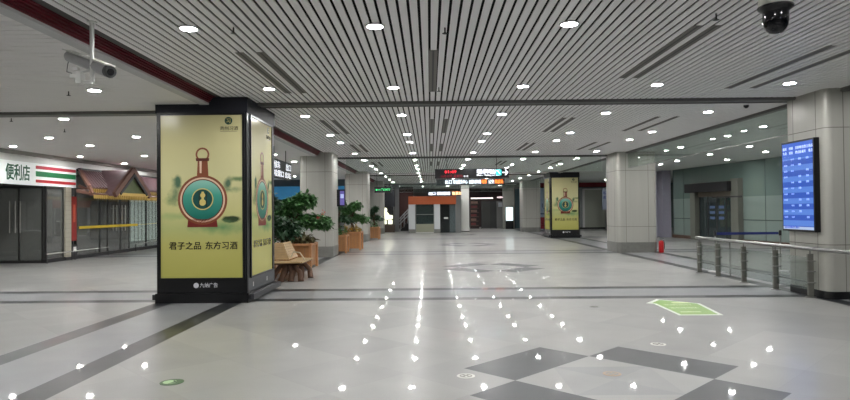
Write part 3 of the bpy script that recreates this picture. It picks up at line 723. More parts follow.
t = glazed('store_window', 'dark shop window beside the cream tiled pillar', 'window', (FX - 0.02, 19.30, 0), PI / 2, 0.9, 2.42, [0, 0.9])
t = thing('window_counter', 'cream counter block inside the store window behind the low rail', 'counter', (FX - 0.55, 20.05, 0))
mb = MB(); mb.box(-0.45, 0.40, -0.62, 0.12, 0, 0.98); mb.build('body', M_cream, t); MB().box(0.40, 0.41, -0.65, 0.0, 0.45, 0.66).build('recess', mat('counter_recess', (120, 108, 88), 0.6), t); MB().box(-0.48, 0.43, -0.64, 0.14, 0.98, 1.01).build('top', M_white, t)
t = thing('tiled_pillar', 'narrow cream tiled pillar between the store and the canopied shop', 'pillar', (FX - 0.05, 20.38, 0))
MB().box(-0.15, 0.12, -0.16, 0.16, 0, 2.42).build('shaft', M_cream, t); MB().box(-0.16, 0.13, -0.17, 0.17, 0, 0.1).build('foot', M_dark, t)
g = MB()
for q in range(1, 16): g.box(-0.152, 0.122, -0.162, 0.162, q * 0.15, q * 0.15 + 0.006)
g.build('tile_joints', mat('grout', (140, 136, 122), 0.7), t)
t = thing('red_banner', 'tall narrow red banner beside the cream tiled pillar', 'banner', (FX + 0.06, 20.72, 0))
MB().box(-0.02, 0.0, -0.14, 0.14, 0.62, 2.12).build('cloth', mat('banner_red', (150, 36, 30), 0.5, noise=0.35, nscale=5), t)
MB().box(-0.06, 0.02, -0.16, 0.16, 0, 0.5).build('base', M_dark, t); MB().box(0.02, 0.024, -0.08, 0.08, 0.26, 0.42).build('notice', M_white, t)
MB().box(0.001, 0.004, -0.06, 0.06, 1.25, 1.85).build('motif', mat('banner_orange', (206, 92, 66), 0.5, noise=0.3), t)
MB().tube([(-0.03, 0, 0.5), (-0.03, 0, 2.16)], 0.012, 8).build('pole', M_steel, t, True)
# interior of the store: shelves, goods in darkness
struct('wall_store', MB().box(-16.5, -12.6, 23.6, 23.7, 0, 3.0), mat('store_back', (92, 92, 90), 0.7))
for i, (x, y) in enumerate(((-15.4, 22.2), (-13.9, 22.2))):
    t = thing('store_shelf', 'dim shelving deep inside the convenience store, %s unit' % ('left' if i == 0 else 'right'), 'shelf', (x, y, 0))
    mb = MB(); mb.box(-0.6, -0.57, -0.2, 0.2, 0, 2.0); mb.box(0.57, 0.6, -0.2, 0.2, 0, 2.0); mb.box(-0.6, 0.6, 0.18, 0.2, 0, 2.0); mb.build('frame', mat('shelf_metal', (110, 110, 106), 0.5), t)
    for z in (0.15, 0.55, 0.95, 1.35, 1.75): MB().box(-0.57, 0.57, -0.2, 0.18, z, z + 0.03).build('shelf_board', mat('shelf_metal', (110, 110, 106), 0.5), t)
# canopied shop front
t = glazed('canopy_shop_glazing', 'dark glazed front with steel handles under the tiled canopy', 'window', (FX - 0.02, 20.95, 0), PI / 2, 9.0, 2.42, [0, 1.5, 2.05, 3.0, 3.7, 5.2, 7.0, 9.0], clear_from=3.7)
for x in (2.35, 2.62, 3.02, 3.28): pull(t, x, 0.85, 1.85, -0.07)
t = thing('blue_poster_panel', 'dark blue poster board behind the glass under the canopy', 'poster', (FX - 0.25, 21.75, 0))
MB().box(-0.03, 0.0, -0.6, 0.75, 0.3, 1.95).build('board', mat('poster_navy', (22, 36, 48), 0.5, noise=0.4, nscale=3), t)
MB().box(0.0, 0.004, -0.1, 0.25, 0.8, 1.45).build('picture', mat('poster_tan', (84, 78, 52), 0.5, noise=0.5, nscale=6), t)
MB().box(-0.05, 0.02, -0.62, 0.77, 0, 0.3).build('base', M_dark, t)
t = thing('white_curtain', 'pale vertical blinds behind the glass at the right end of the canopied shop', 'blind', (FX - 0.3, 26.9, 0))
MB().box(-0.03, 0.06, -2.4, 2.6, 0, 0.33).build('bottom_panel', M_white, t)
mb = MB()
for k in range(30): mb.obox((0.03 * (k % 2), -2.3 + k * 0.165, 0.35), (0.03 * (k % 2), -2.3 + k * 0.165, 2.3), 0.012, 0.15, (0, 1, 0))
mb.build('slats', mat('blind_white_glow', (190, 198, 192), 0.6, emit=0.6), t); MB().box(-0.03, 0.06, -2.4, 2.6, 2.3, 2.38).build('head_rail', M_white, t)  # slats given a glow in place of a lit interior behind them
struct('wall_canopy_shop', MB().box(-15.2, -15.1, 23.7, 36, 0, 3.2), mat('canopy_shop_back', (74, 72, 74), 0.7))
# the canopy
M_tile = mat('canopy_tiles', (112, 88, 92), 0.8, noise=0.25, nscale=6)
M_eave = mat('eave_brown', (112, 78, 66), 0.5, noise=0.2)
M_gold = mat('dentil_gold', (196, 164, 86), 0.4, emit=0.06)
t = thing('tiled_canopy', 'traditional purple-brown tiled roof canopy with gold fringe and a gable', 'canopy', (FX, 20.6, 0))
def roof_part(y0, y1, nm, r1=(0.0, 3.09), e1=(0.78, 2.42), ey=None):
    ey = y0 if ey is None else ey
    mb = MB(); n = int((y1 - y0) / 0.14)
    mb.add([(r1[0], y0, r1[1]), (e1[0], ey, e1[1]), (e1[0], ey, e1[1] - 0.05), (r1[0], y0, r1[1] - 0.1), (r1[0], y1, r1[1]), (e1[0], y1, e1[1]), (e1[0], y1, e1[1] - 0.05), (r1[0], y1, r1[1] - 0.1)], [(0, 1, 2, 3), (7, 6, 5, 4), (0, 4, 5, 1), (1, 5, 6, 2), (2, 6, 7, 3), (3, 7, 4, 0)])
    for k in range(n):
        yy = y0 + 0.07 + k * (y1 - y0 - 0.1) / n
        mb.obox((r1[0], yy, r1[1] + 0.01), (e1[0], ey + (yy - y0) * (y1 - ey) / (y1 - y0), e1[1] + 0.01), 0.06, 0.03)
    mb.build(nm, M_tile, t)
    MB().prism([(r1[0] - 0.06, r1[1] + 0.02), (r1[0] + 0.08, r1[1] + 0.02), (r1[0] + 0.08, r1[1] - 0.1), (r1[0] - 0.06, r1[1] - 0.1)], y0, y1, 'y').build('ridge', M_dark, t)
    MB().box(e1[0] - 0.06, e1[0] + 0.02, ey, y1, e1[1] - 0.07, e1[1] - 0.01).build('eave_board', M_eave, t)
    d = MB()
    for k in range(int((y1 - ey) / 0.12)):
        yy = ey + 0.03 + k * 0.12; d.prism([(yy, e1[1] - 0.05), (yy + 0.08, e1[1] - 0.05), (yy + 0.08, e1[1] - 0.14), (yy + 0.04, e1[1] - 0.19), (yy, e1[1] - 0.14)], e1[0] + 0.0, e1[0] + 0.03, 'x')
    d.build('fringe', M_gold, t)
roof_part(0.45, 1.9, 'tiles', ey=-0.3); roof_part(2.9, 9.5, 'tiles')
def lower(y0, y1):
    MB().prism([(0.4, 2.36), (0.95, 2.20), (0.95, 2.14), (0.4, 2.24)], y0, y1, 'y').build('lower_eave', M_eave, t)
    d = MB()
    for k in range(int((y1 - y0) / 0.12)):
        yy = y0 + 0.03 + k * 0.12; d.prism([(yy, 2.16), (yy + 0.08, 2.16), (yy + 0.08, 2.07), (yy + 0.04, 2.02), (yy, 2.07)], 0.95, 0.98, 'x')
    d.build('fringe', M_gold, t)
lower(-0.34, 9.5)
# end rafter on the left, sweeping from ridge to eave
MB().obox((0.03, 0.50, 3.03), (0.80, -0.28, 2.42), 0.10, 0.10).obox((0.80, -0.28, 2.42), (0.96, -0.36, 2.2), 0.08, 0.08).build('end_rafter', M_eave, t)
# gable
gy0, gyc, gy1, gx = 0.62, 1.88, 3.15, 1.12
MB().prism([(gy0, 2.20), (gyc, 3.14), (gy1, 2.24), (gyc, 2.98)], gx, gx + 0.10, 'x').build('outer_bargeboard', M_eave, t)
mb = MB(); mb.obox((gx + 0.08, gy0 - 0.05, 2.18), (gx + 0.08, gyc, 3.13), 0.2, 0.11, (1, 0, 0)); mb.obox((gx + 0.08, gy1 + 0.05, 2.18), (gx + 0.08, gyc, 3.13), 0.2, 0.11, (1, 0, 0)); mb.build('bargeboard', M_eave, t)
mb = MB(); mb.obox((gx + 0.12, gy0 + 0.25, 2.22), (gx + 0.12, gyc, 2.93), 0.1, 0.07, (1, 0, 0)); mb.obox((gx + 0.12, gy1 - 0.25, 2.22), (gx + 0.12, gyc, 2.93), 0.1, 0.07, (1, 0, 0)); mb.build('inner_bargeboard', M_dark, t)
MB().prism([(gy0 + 0.3, 2.24), (gyc, 2.9), (gy1 - 0.3, 2.24)], gx - 0.02, gx + 0.05, 'x').build('gable_panel', mat('gable_green', (86, 96, 62), 0.6, noise=0.4, nscale=14), t)
mb = MB()
for sgn in (0, 1):
    A = Vector((0.0, gyc, 3.12)); B = Vector((gx + 0.1, gyc, 3.12)); C_ = Vector((gx + 0.1, (gy0, gy1)[sgn], 2.2)); D_ = Vector((0.3, (gy0, gy1)[sgn], 2.2))
    mb.add([A, B, C_, D_, A - Vector((0, 0, .06)), B - Vector((0, 0, .06)), C_ - Vector((0, 0, .06)), D_ - Vector((0, 0, .06))], [(0, 1, 2, 3), (7, 6, 5, 4), (0, 4, 5, 1), (1, 5, 6, 2), (2, 6, 7, 3), (3, 7, 4, 0)])
mb.build('gable_tiles', M_tile, t)
MB().box(gx, gx + 0.12, gy0 + 0.1, gy1 - 0.1, 2.16, 2.26).build('gable_beam', M_gold, t)
d = MB()
for k in range(17):
    yy = gy0 + 0.2 + k * 0.13; d.prism([(yy, 2.18), (yy + 0.08, 2.18), (yy + 0.04, 2.04)], gx + 0.08, gx + 0.11, 'x')
d.build('fringe', M_gold, t)
mb = MB()
for yy in (0.5, 9.3): mb.obox((0, yy, 2.5), (0.4, yy, 2.3), 0.06, 0.1)
mb.build('bracket', M_eave, t)
# tape, low rails, flower tub
t = thing('barrier_tape', 'yellow barrier tape strung across the canopied shop front', 'tape', (FX + 0.10, 20.95, 1.06))
MB().box(-0.004, 0.004, 0, 4.2, -0.045, 0.045).build('tape_band', mat('tape_yellow', (214, 184, 40), 0.4, noise=0.2, nscale=6), t)
MB().obox((0, 4.2, 0.0), (0, 9.0, 0.06), 0.006, 0.08, (1, 0, 0)).build('tape_band', mat('tape_yellow', (214, 184, 40), 0.4), t)
for i, (y0, y1, l) in enumerate(((18.95, 20.35, 'in front of the store window'), (20.45, 22.65, 'left of the canopied shop door'), (24.7, 28.5, 'in front of the pale blinds'))):
    t = thing('low_rail', 'knee-low steel guard rail ' + l, 'railing', (FX + 0.22, y0, 0))
    q = MB().tube([(0, 0, 0.29), (0, y1 - y0, 0.29)], 0.02, 8); q.build('bar', mat('bright_steel', (200, 200, 196), 0.25, 0.6), t, True)
    for yy in (0.04, y1 - y0 - 0.04): MB().tube([(0, yy, 0), (0, yy, 0.285)], 0.018, 8).build('post', M_framed, t, True)
struct('trim_10', MB().box(FX - 0.1, FX + 0.06, 19.2, 30, 0, 0.12), M_dark)

def leaf_blob(mb, c, rad, n, size, seed, flat=0.6):
    r = random.Random(seed)
    for _ in range(n):
        while True:
            q = Vector((r.uniform(-1, 1), r.uniform(-1, 1), r.uniform(-1, 1)))
            if 0.15 < q.length < 1: break
        p = Vector(c) + Vector((q.x * rad[0], q.y * rad[1], q.z * rad[2]))
        d = Vector((r.uniform(-1, 1), r.uniform(-1, 1), r.uniform(-0.6, 0.4))).normalized()
        s_ = size * r.uniform(0.6, 1.3); w_ = d.cross(Vector((r.uniform(-.5, .5), r.uniform(-.5, .5), 1))).normalized() * s_ * 0.28
        k = len(mb.v)
        mb.add([p, p + d * s_ * 0.5 + w_, p + d * s_ + Vector((0, 0, -s_ * 0.15)), p + d * s_ * 0.5 - w_], [(0, 1, 2, 3)])
def foliage(name, m_, parent, clusters, n, size, seed):
    mb = MB()
    for i, (c, rad) in enumerate(clusters): leaf_blob(mb, c, rad, n, size, seed * 31 + i)
    return mb.build(name, m_, parent)
def tree_in(t, base_z, h, R, seed, leafm, n=260, size=0.13, spread=None, ox=0.0):
    r = random.Random(seed)
    MB().tube([(ox, 0, base_z - 0.1), (ox + 0.03, 0.02, base_z + 0.2), (ox - 0.02, 0.0, base_z + h * 0.35), (ox + 0.04, 0.02, base_z + h * 0.6)], [0.075, 0.06, 0.055, 0.04], 10).build('trunk', M_bark, t, True)
    cl = []
    br = MB()
    for k in range(15):
        th = k * 2.4; rr = R * (0.25 + 0.6 * ((k * 0.618) % 1)); zz = base_z + h * (0.42 + 0.5 * ((k * 0.37 + .1) % 1)) * (1.0 - 0.12 * rr / R)
        c = (ox + rr * math.cos(th), rr * math.sin(th), zz); cl.append((c, (R * 0.38, R * 0.38, R * 0.22)))
        br.tube([(ox, 0, base_z + h * 0.34), ((ox + c[0]) / 2, c[1] / 2, (base_z + h * 0.36 + zz) / 2 + 0.05), c], [0.025, 0.016, 0.006], 6)
    br.build('branches', M_bark, t, True)
    foliage('foliage', leafm, t, cl, n, size, seed)
def planter_box(t, hx, hy, h):
    MB().box(-hx + 0.02, hx - 0.02, -hy + 0.02, hy - 0.02, 0.06, h - 0.03).build('box', M_wood, t)
    mb = MB()
    for sx in (-1, 1):
        for sy in (-1, 1): MB().box(sx * hx - 0.035, sx * hx + 0.035, sy * hy - 0.035, sy * hy + 0.035, 0, h).build('corner_post', mat('planter_edge', (186, 134, 92), 0.4, noise=0.2), t, bevel=0.004)
    mb = MB(); mb.box(-hx - 0.03, hx + 0.03, -hy - 0.04, -hy + 0.02, h - 0.06, h); mb.box(-hx - 0.03, hx + 0.03, hy - 0.02, hy + 0.04, h - 0.06, h); mb.box(-hx - 0.04, -hx + 0.02, -hy, hy, h - 0.06, h); mb.box(hx - 0.02, hx + 0.04, -hy, hy, h - 0.06, h); mb.build('rim', mat('planter_edge', (186, 134, 92), 0.4, noise=0.2), t)
    g = MB()
    n = 6
    for k in range(1, n): g.box(-hx + k * 2 * hx / n - 0.003, -hx + k * 2 * hx / n + 0.003, -hy + 0.015, -hy + 0.019, 0.08, h - 0.07); g.box(hx - 0.019, hx - 0.015, -hy + k * 2 * hy / n - 0.003, -hy + k * 2 * hy / n + 0.003, 0.08, h - 0.07)
    g.build('board_joints', M_seam, t)
    MB().box(-hx + 0.03, hx - 0.03, -hy + 0.03, hy - 0.03, h - 0.09, h - 0.05).build('soil', M_soil, t)
# nearest planter and tree
t = thing('planter', 'large square wooden planter with a spreading green tree, nearest on the left side', 'planter', (-3.68, 16.95, 0))
planter_box(t, 0.46, 0.46, 0.68)
tree_in(t, 0.62, 1.45, 0.84, 3, M_leaf, 520, 0.15)
foliage('low_bromeliads', mat('croton_leaf', (84, 78, 50), 0.5, noise=0.6, nscale=6), t, [((-0.25, -0.1, 0.78), (0.3, 0.3, 0.12)), ((0.22, -0.1, 0.78), (0.3, 0.3, 0.12)), ((0, 0.2, 0.78), (0.3, 0.3, 0.12))], 160, 0.16, 5)
foliage('red_blossom', mat('blossom_red', (196, 92, 84), 0.5), t, [((0.74, -0.1, 1.52), (0.07, 0.07, 0.07)), ((0.62, -0.2, 1.38), (0.04, 0.04, 0.04))], 30, 0.05, 9)
# tree ringed by the bench
t = thing('ringed_planter', 'planted tub with ferns and a leafy tree, enclosed by the slatted corner bench', 'planter', (-4.25, 14.85, 0))
planter_box(t, 0.62, 0.5, 0.55)
tree_in(t, 0.5, 1.50, 0.95, 4, M_leaf2, 560, 0.16)
foliage('ferns', mat('fern_green', (66, 122, 76), 0.5, noise=0.5, nscale=6), t, [((-0.3, -0.1, 0.75), (0.35, 0.35, 0.18)), ((0.22, -0.15, 0.78), (0.36, 0.3, 0.2))], 420, 0.12, 6)
# slatted corner bench
t = thing('corner_bench', 'slatted wooden corner bench with leaning backrest beside the big advertising pillar', 'bench', (-3.9, 14.0, 0))
X0, XR, Y0, Y1 = -0.95, 1.12, -0.68, 0.62          # local outer edges
def hipslats(n, z0, z1, i0, i1, nm, m_):
    mb = MB(); mr = MB()
    for k in range(n):
        f = (k + 0.5) / n; ins = i0 + (i1 - i0) * f; z = z0 + (z1 - z0) * f; th = 0.6 * math.hypot(i1 - i0, z1 - z0) / n
        tl = math.atan2(z1 - z0, i1 - i0)
        mb.obox((X0, Y0 + ins, z), (XR - ins, Y0 + ins, z), 0.9 * math.hypot(i1 - i0, z1 - z0) / n, 0.025, (0, -math.sin(tl), math.cos(tl)))
        mr.obox((XR - ins, Y0 + ins, z), (XR - ins, Y1, z), 0.9 * math.hypot(i1 - i0, z1 - z0) / n, 0.025, (math.sin(tl), 0, math.cos(tl)))
    mb.build(nm, m_, t); mr.build(nm, m_, t)
hipslats(5, 0.43, 0.44, 0.0, 0.38, 'seat_slats', M_woodl)
hipslats(7, 0.47, 0.84, 0.38, 0.56, 'backrest_slats', M_woodl)
mb = MB(); mb.box(X0, XR - 0.04, Y0 + 0.04, Y0 + 0.36, 0.385, 0.41); mb.box(XR - 0.36, XR - 0.04, Y0 + 0.04, Y1, 0.385, 0.41); mb.build('seat_frame', M_trunk, t)
for (x, y, a_) in ((0.72, -0.35, 0.0), (0.8, 0.35, 0.4), (-0.55, -0.35, 0.2)):
    mb = MB()
    for k in range(4):
        dx = -0.24 + k * 0.15
        mb.tube([(x + dx * 0.5, y + 0.02, 0.38), (x + dx * 1.15 + 0.03, y - 0.03 + 0.02 * k, 0.2), (x + dx * 1.5, y - 0.06, 0.0)], [0.05, 0.058, 0.066], 10)
    mb.build('leg', M_trunk, t, True)
MB().tube([(XR - 0.36, Y0 + 0.52, 0.52), (XR - 0.30, Y0 + 0.50, 0.64), (XR - 0.15, Y0 + 0.48, 0.62), (XR - 0.06, Y0 + 0.46, 0.50), (XR - 0.04, Y0 + 0.46, 0.43)], 0.016, 8).build('armrest', mat('armrest_metal', (206, 200, 180), 0.3, 0.6), t, True)
# further planters
yel = mat('yellow_leaf', (150, 122, 44), 0.5, noise=0.6, nscale=6)
t = thing('planter', 'slim wooden planter with dark green tree just past the first left column', 'planter', (-3.42, 22.9, 0))
planter_box(t, 0.32, 0.36, 0.66); tree_in(t, 0.6, 1.45, 0.5, 11, M_leaf2, 150, 0.13); foliage('underplanting', M_leaf, t, [((0, 0, 0.8), (0.34, 0.34, 0.2))], 200, 0.13, 12)
t = thing('planter', 'wooden planter with a green tree and yellow flowers, middle of the left side', 'planter', (-3.12, 24.6, 0))
planter_box(t, 0.36, 0.4, 0.72); tree_in(t, 0.66, 1.3, 0.62, 13, M_leaf, 200, 0.13); foliage('yellow_flowers', yel, t, [((0, 0, 0.84), (0.38, 0.38, 0.16))], 260, 0.12, 14)
t = thing('planter', 'distant small planter with a palm-like plant by the second left column', 'planter', (-3.05, 33.4, 0))
planter_box(t, 0.28, 0.36, 0.66); tree_in(t, 0.6, 1.25, 0.42, 15, M_leaf2, 140, 0.14); foliage('underplanting', M_leaf, t, [((0, 0, 0.82), (0.26, 0.3, 0.2))], 120, 0.13, 16)

# ---- blue-lit shop closing the left bay
struct('wall_bay', MB().box(-17, -4.3, 36.0, 36.2, 0, 3.42), mat('bay_wall', (88, 96, 100), 0.6))
t = thing('blue_fascia', 'glowing blue shop fascia behind the left trees', 'sign', (-8.6, 35.9, 2.25))
MB().box(-3.0, 3.6, -0.08, 0.095, 0, 0.75).build('light_panel', mat('blue_glow', (38, 112, 156), 0.4, emit=0.4, noise=0.5, nscale=1.2), t)
MB().box(-3.0, 3.6, -0.1, 0.095, -0.07, 0).build('edge', M_dark, t)
t = glazed('bay_shopfront', 'grey glazed shopfront under the blue fascia', 'window', (-11.6, 35.8, 0), 0, 7.2, 2.1, [0, 1.4, 2.8, 4.2, 5.6, 7.2])
# ================================================================ FAR END OF THE HALL
def PX(px, Y): return (px - 430) * Y / 615
# dark light box cabinet
t = thing('light_box', 'dark cabinet with a glowing white figure, beside the furthest left column', 'light box', (PX(387, 43.5), 43.5, 0))
MB().box(-0.52, 0.52, 0, 0.6, 0, 0.55).build('base', mat('brown_base', (84, 70, 60), 0.5), t)
MB().box(-0.52, 0.52, 0.05, 0.6, 0.55, 3.12).build('back', M_black, t)
MB().box(-0.54, 0.54, -0.03, 0.62, 1.82, 3.14).build('top_box', mat('cab_dark', (22, 25, 32), 0.4), t)
mb = MB(); mb.box(-0.52, -0.46, 0, 0.06, 0.55, 1.85); mb.box(0.46, 0.52, 0, 0.06, 0.55, 1.85); mb.build('posts', M_steel, t)
E_fig = emis('figure_glow', (255, 255, 225), 1.3)
mb = MB(); mb.prism(circ(-0.16, 1.58, 0.17, 20), 0.02, 0.045); mb.prism([(-0.36, 0.9), (-0.40, 1.3), (-0.28, 1.44), (0.02, 1.42), (0.16, 1.22), (0.40, 1.2), (0.40, 0.98), (0.3, 0.9)], 0.02, 0.045); mb.build('glowing_figure', E_fig, t)
mb = MB(); mb.box(-0.36, -0.04, 0.02, 0.045, 0.58, 0.86); mb.box(0.06, 0.38, 0.02, 0.045, 0.58, 0.86); mb.build('glowing_panel', E_fig, t)
# grey wall right of it, and stair recess
struct('wall_1', MB().box(PX(392.5, 45), PX(399, 45), 45, 45.3, 0, 3.5), mat('grey_wall', (150, 152, 152), 0.5))
struct('wall_2', MB().box(PX(398, 52), PX(413, 52), 52, 52.2, 0, 3.5), mat('stair_red_wall', (52, 26, 22), 0.8))
t = thing('staircase', 'dark staircase with white handrails rising behind the kiosk', 'staircase', (PX(399.5, 46), 46.0, 0))
mb = MB()
for k in range(11): mb.box(0.05 + k * 0.11, 0.98, 0.0, 1.4, k * 0.13, (k + 1) * 0.13)
mb.build('steps', M_dark, t)
for q, yv in ((0, -0.02), (1, 1.35)):
    mb = MB(); 
    for o_ in (0.55, 0.8, 1.0): mb.tube([(-0.05, yv, o_ - 0.1), (0.95, yv, o_ + 0.95)], 0.022, 6)
    for k in range(4): mb.tube([(0.05 + k * 0.28, yv, k * 0.28), (0.05 + k * 0.28, yv, 1.0 + k * 0.29)], 0.018, 6)
    mb.build('handrail', mat('rail_white', (186, 190, 192), 0.35), t, True)
# kiosk with orange fascia
KY = 41.5
t = thing('kiosk', 'white kiosk with a wide orange fascia at the end of the hall', 'kiosk', (PX(432, KY), KY, 0))
def kx(px): return PX(px, KY) - PX(432, KY)
def kz(py): return 1.55 + (210.0 - py) * KY / 615
MB().box(kx(408.5), kx(456), -0.06, 0.2, kz(204.3), kz(196.3)).build('fascia', mat('fascia_orange', (176, 84, 38), 0.4, emit=0.05), t)
M_kw = mat('kiosk_white', (206, 210, 212), 0.4)
for a, b_ in ((408.5, 415), (434.2, 440)): MB().box(kx(a), kx(b_), 0.0, 0.35, 0, kz(204.3)).build('pillar', M_kw, t)
for a, b_ in ((408.6, 415), (434.3, 440)): MB().box(kx(a) - 0.01, kx(b_) + 0.01, -0.012, 0.0, 0, 0.26).build('pillar_foot', M_skirt, t)
MB().box(kx(416), kx(434), 0.06, 0.2, 0.02, kz(224)).build('counter_panel', mat('kiosk_cream', (150, 152, 132), 0.5), t)
MB().box(kx(415.6), kx(434.2), 0.0, 0.22, 0.0, 0.06).build('counter_foot', M_white, t)
MB().box(kx(416), kx(434), 0.1, 0.12, kz(224), kz(204.3)).build('window_glass', glass('kiosk_glass', (0.35, 0.42, 0.42), 0.35, (74, 92, 90)), t)
mb = MB(); mb.box(kx(415.4), kx(416), 0, 0.14, 0, kz(204.3)); mb.box(kx(433.6), kx(434.2), 0, 0.14, 0, kz(204.3)); mb.box(kx(416), kx(434), 0.05, 0.14, kz(214.6), kz(214.1)); mb.build('window_frame', M_steel, t)
MB().box(kx(440), kx(449.6), 0.2, 0.23, 0, kz(204.3)).build('door_opening', glass('kiosk_door', (0.2, 0.22, 0.23), 0.6, (30, 34, 36)), t)
MB().box(kx(449.6), kx(455.5), 0.12, 0.16, 0, kz(204.3)).build('side_glass', glass('kiosk_side', (0.6, 0.68, 0.7), 0.45, (124, 138, 140)), t)
MB().box(kx(455.4), kx(461), 0.1, 0.4, 0, kz(196)).build('side_wall', mat('kiosk_grey', (118, 120, 120), 0.5), t)
MB().box(kx(409), kx(461), 0.3, 2.6, kz(204.3), kz(196.6)).build('roof', M_kw, t)
MB().box(kx(409), kx(456), 2.5, 2.6, 0, kz(204.3)).build('rear_wall', mat('kiosk_inside', (100, 106, 104), 0.6), t)
MB().box(kx(444), kx(448), 0.17, 0.20, 0.95, 1.05).build('door_notice', M_white, t)
# white column
t = thing('white_pillar', 'bright white square pillar right of the orange kiosk', 'pillar', (PX(465, 43.2), 43.2, 0))
MB().box(-0.27, 0.27, -0.25, 0.25, 0.06, H + 0.08).build('shaft', mat('pillar_white', (236, 236, 230), 0.4), t); MB().box(-0.28, 0.28, -0.26, 0.26, 0, 0.06).build('foot', M_dark, t)
# dim passage behind
struct('wall_3', MB().box(PX(469, 55), PX(503, 55), 55, 55.2, 0, 3.5), mat('passage_wall', (66, 50, 50), 0.7, noise=0.5, nscale=1.5))
t = thing('red_shelving', 'dim reddish shelving in the passage right of the white pillar', 'shelf', (PX(474.5, 50), 50, 0))
MB().box(-0.36, 0.36, 0, 0.5, 0, 2.5).build('frame', mat('dark_brown', (46, 34, 34), 0.5), t)
r_ = random.Random(4)
for k in range(6):
    MB().box(-0.33, 0.33, -0.02, 0, 0.25 + k * 0.35, 0.28 + k * 0.35).build('shelf_board', mat('tan_shelf', (120, 96, 84), 0.5), t)
    MB().box(-0.3, 0.1 + 0.03 * k, -0.03, 0, 0.3 + k * 0.35, 0.48 + k * 0.35).build('goods', mat('goods_%d' % (k % 2), ((110, 50, 52), (128, 100, 88))[k % 2], 0.5, noise=0.5, nscale=9), t)
t = thing('metal_partition', 'dark grey metal partition across the far passage', 'partition', (PX(497, 49.5), 49.5, 0))
for a, b_, c_ in ((-1.25, -0.55, (66, 68, 66)), (-0.52, -0.08, (58, 60, 60)), (-0.05, 0.62, (112, 114, 112)), (0.65, 1.0, (60, 62, 62))):
    MB().box(a, b_, 0, 0.06, 0.05, 2.2).build('panel', mat('partition_%d' % c_[0], c_, 0.4, 0.4), t)
mb = MB()
for x in (-1.265, -0.535, -0.065, 0.635, 1.015): mb.box(x - 0.015, x + 0.015, -0.01, 0.08, 0, 2.25)
mb.box(-1.28, 1.03, -0.01, 0.08, 2.2, 2.26); mb.build('frame', M_dark, t)
MB().box(0.1, 0.45, -0.01, 0.0, 1.75, 2.1).build('notice', mat('notice_grey', (170, 176, 182), 0.5), t)
t = thing('linear_lamp', 'long glowing white lamp strip over the far passage', 'ceiling light', (PX(482, 48.5), 48.5, 2.40))
MB().box(-0.86, 0.86, -0.15, 0.15, 0.0, 0.07).build('diffuser', emis('strip_glow', (255, 240, 235), 2.2), t); MB().box(-0.9, 0.9, -0.18, 0.18, 0.07, 0.12).build('housing', M_dark, t)
hang(t, (-0.7, 0.7), 0.12, H - 2.405)
t = thing('round_lamp', 'soft round glowing pendant right of the long lamp strip in the passage', 'ceiling light', (PX(500, 48.3), 48.3, 2.42))
MB().lathe([(0.05, 0.0), (0.2, 0.02), (0.26, 0.07), (0.2, 0.12), (0.04, 0.14)], n=20).build('shade', emis('pink_glow', (225, 200, 205), 1.0), t, True); hang(t, (0,), 0.13, H - 2.42)
struct('wall_4', MB().box(PX(503, 49), PX(514.5, 49), 49, 49.4, 0, H + 0.05), mat('far_grey_wall', (146, 148, 140), 0.5))
t = thing('poster_stand', 'glowing white poster board on a black base against the far grey wall', 'light box', (PX(509.2, 48.7), 48.7, 0))
MB().box(-0.30, 0.30, -0.06, 0.14, 0, 0.62).build('base', M_black, t); MB().box(-0.31, 0.31, -0.05, 0.12, 0.62, 1.74).build('frame', M_dark, t)
MB().box(-0.28, 0.28, -0.056, -0.05, 0.65, 1.71).build('panel', emis('poster_glow', (228, 248, 248), 1.1), t)
mb = MB(); mb.box(-0.16, 0.14, -0.06, -0.056, 1.2, 1.24); mb.box(-0.12, 0.16, -0.06, -0.056, 1.32, 1.35); mb.box(-0.1, 0.1, -0.06, -0.056, 1.05, 1.08); mb.build('print_lines', mat('print_grey', (130, 160, 160), 0.5), t)
t = thing('narrow_glass_door', 'narrow bluish glass strip left of the far right column', 'door', (PX(517.5, 50), 50, 0))
MB().box(-0.2, 0.2, 0, 0.03, 0, 3.2).build('pane', glass('bluish', (0.6, 0.75, 0.8), 0.5, (140, 168, 176)), t); mb = MB(); mb.box(-0.25, -0.2, -0.02, 0.05, 0, 3.25); mb.box(0.2, 0.25, -0.02, 0.05, 0, 3.25); mb.build('frame', M_dark, t)
struct('wall_5', MB().box(PX(514, 54), PX(620, 54), 54, 54.2, 0, H), mat('far_right_back', (120, 124, 124), 0.6))
# far right: red fascia, white shop panel, poster wall
Y5 = 47.0
struct('wall_6', MB().box(PX(579, Y5), PX(612, Y5), Y5, Y5 + 0.25, 0, 3.2), mat('panel_wall', (150, 156, 156), 0.5))
t = thing('red_fascia', 'dark red shop fascia band behind the distant advertising pillar', 'sign', (PX(576, Y5), Y5 - 0.25, 3.2))
MB().box(PX(534, Y5) - PX(576, Y5), PX(614, Y5) - PX(576, Y5), -0.1, 0.2, 0, 0.52).build('band', mat('fascia_red', (122, 24, 34), 0.5), t)
MB().box(PX(534, Y5) - PX(576, Y5), PX(614, Y5) - PX(576, Y5), -0.11, 0.21, -0.05, 0).build('lower_edge', M_dark, t)
t = thing('white_shop_panel', 'blank white framed panel behind the distant advertising pillar', 'panel', (PX(593, Y5), Y5 - 0.1, 0.12))
z1 = 2.85
MB().box(PX(584, Y5) - PX(593, Y5), PX(604, Y5) - PX(593, Y5), 0, 0.06, 0, z1).build('board', mat('panel_white', (176, 180, 168), 0.5), t)
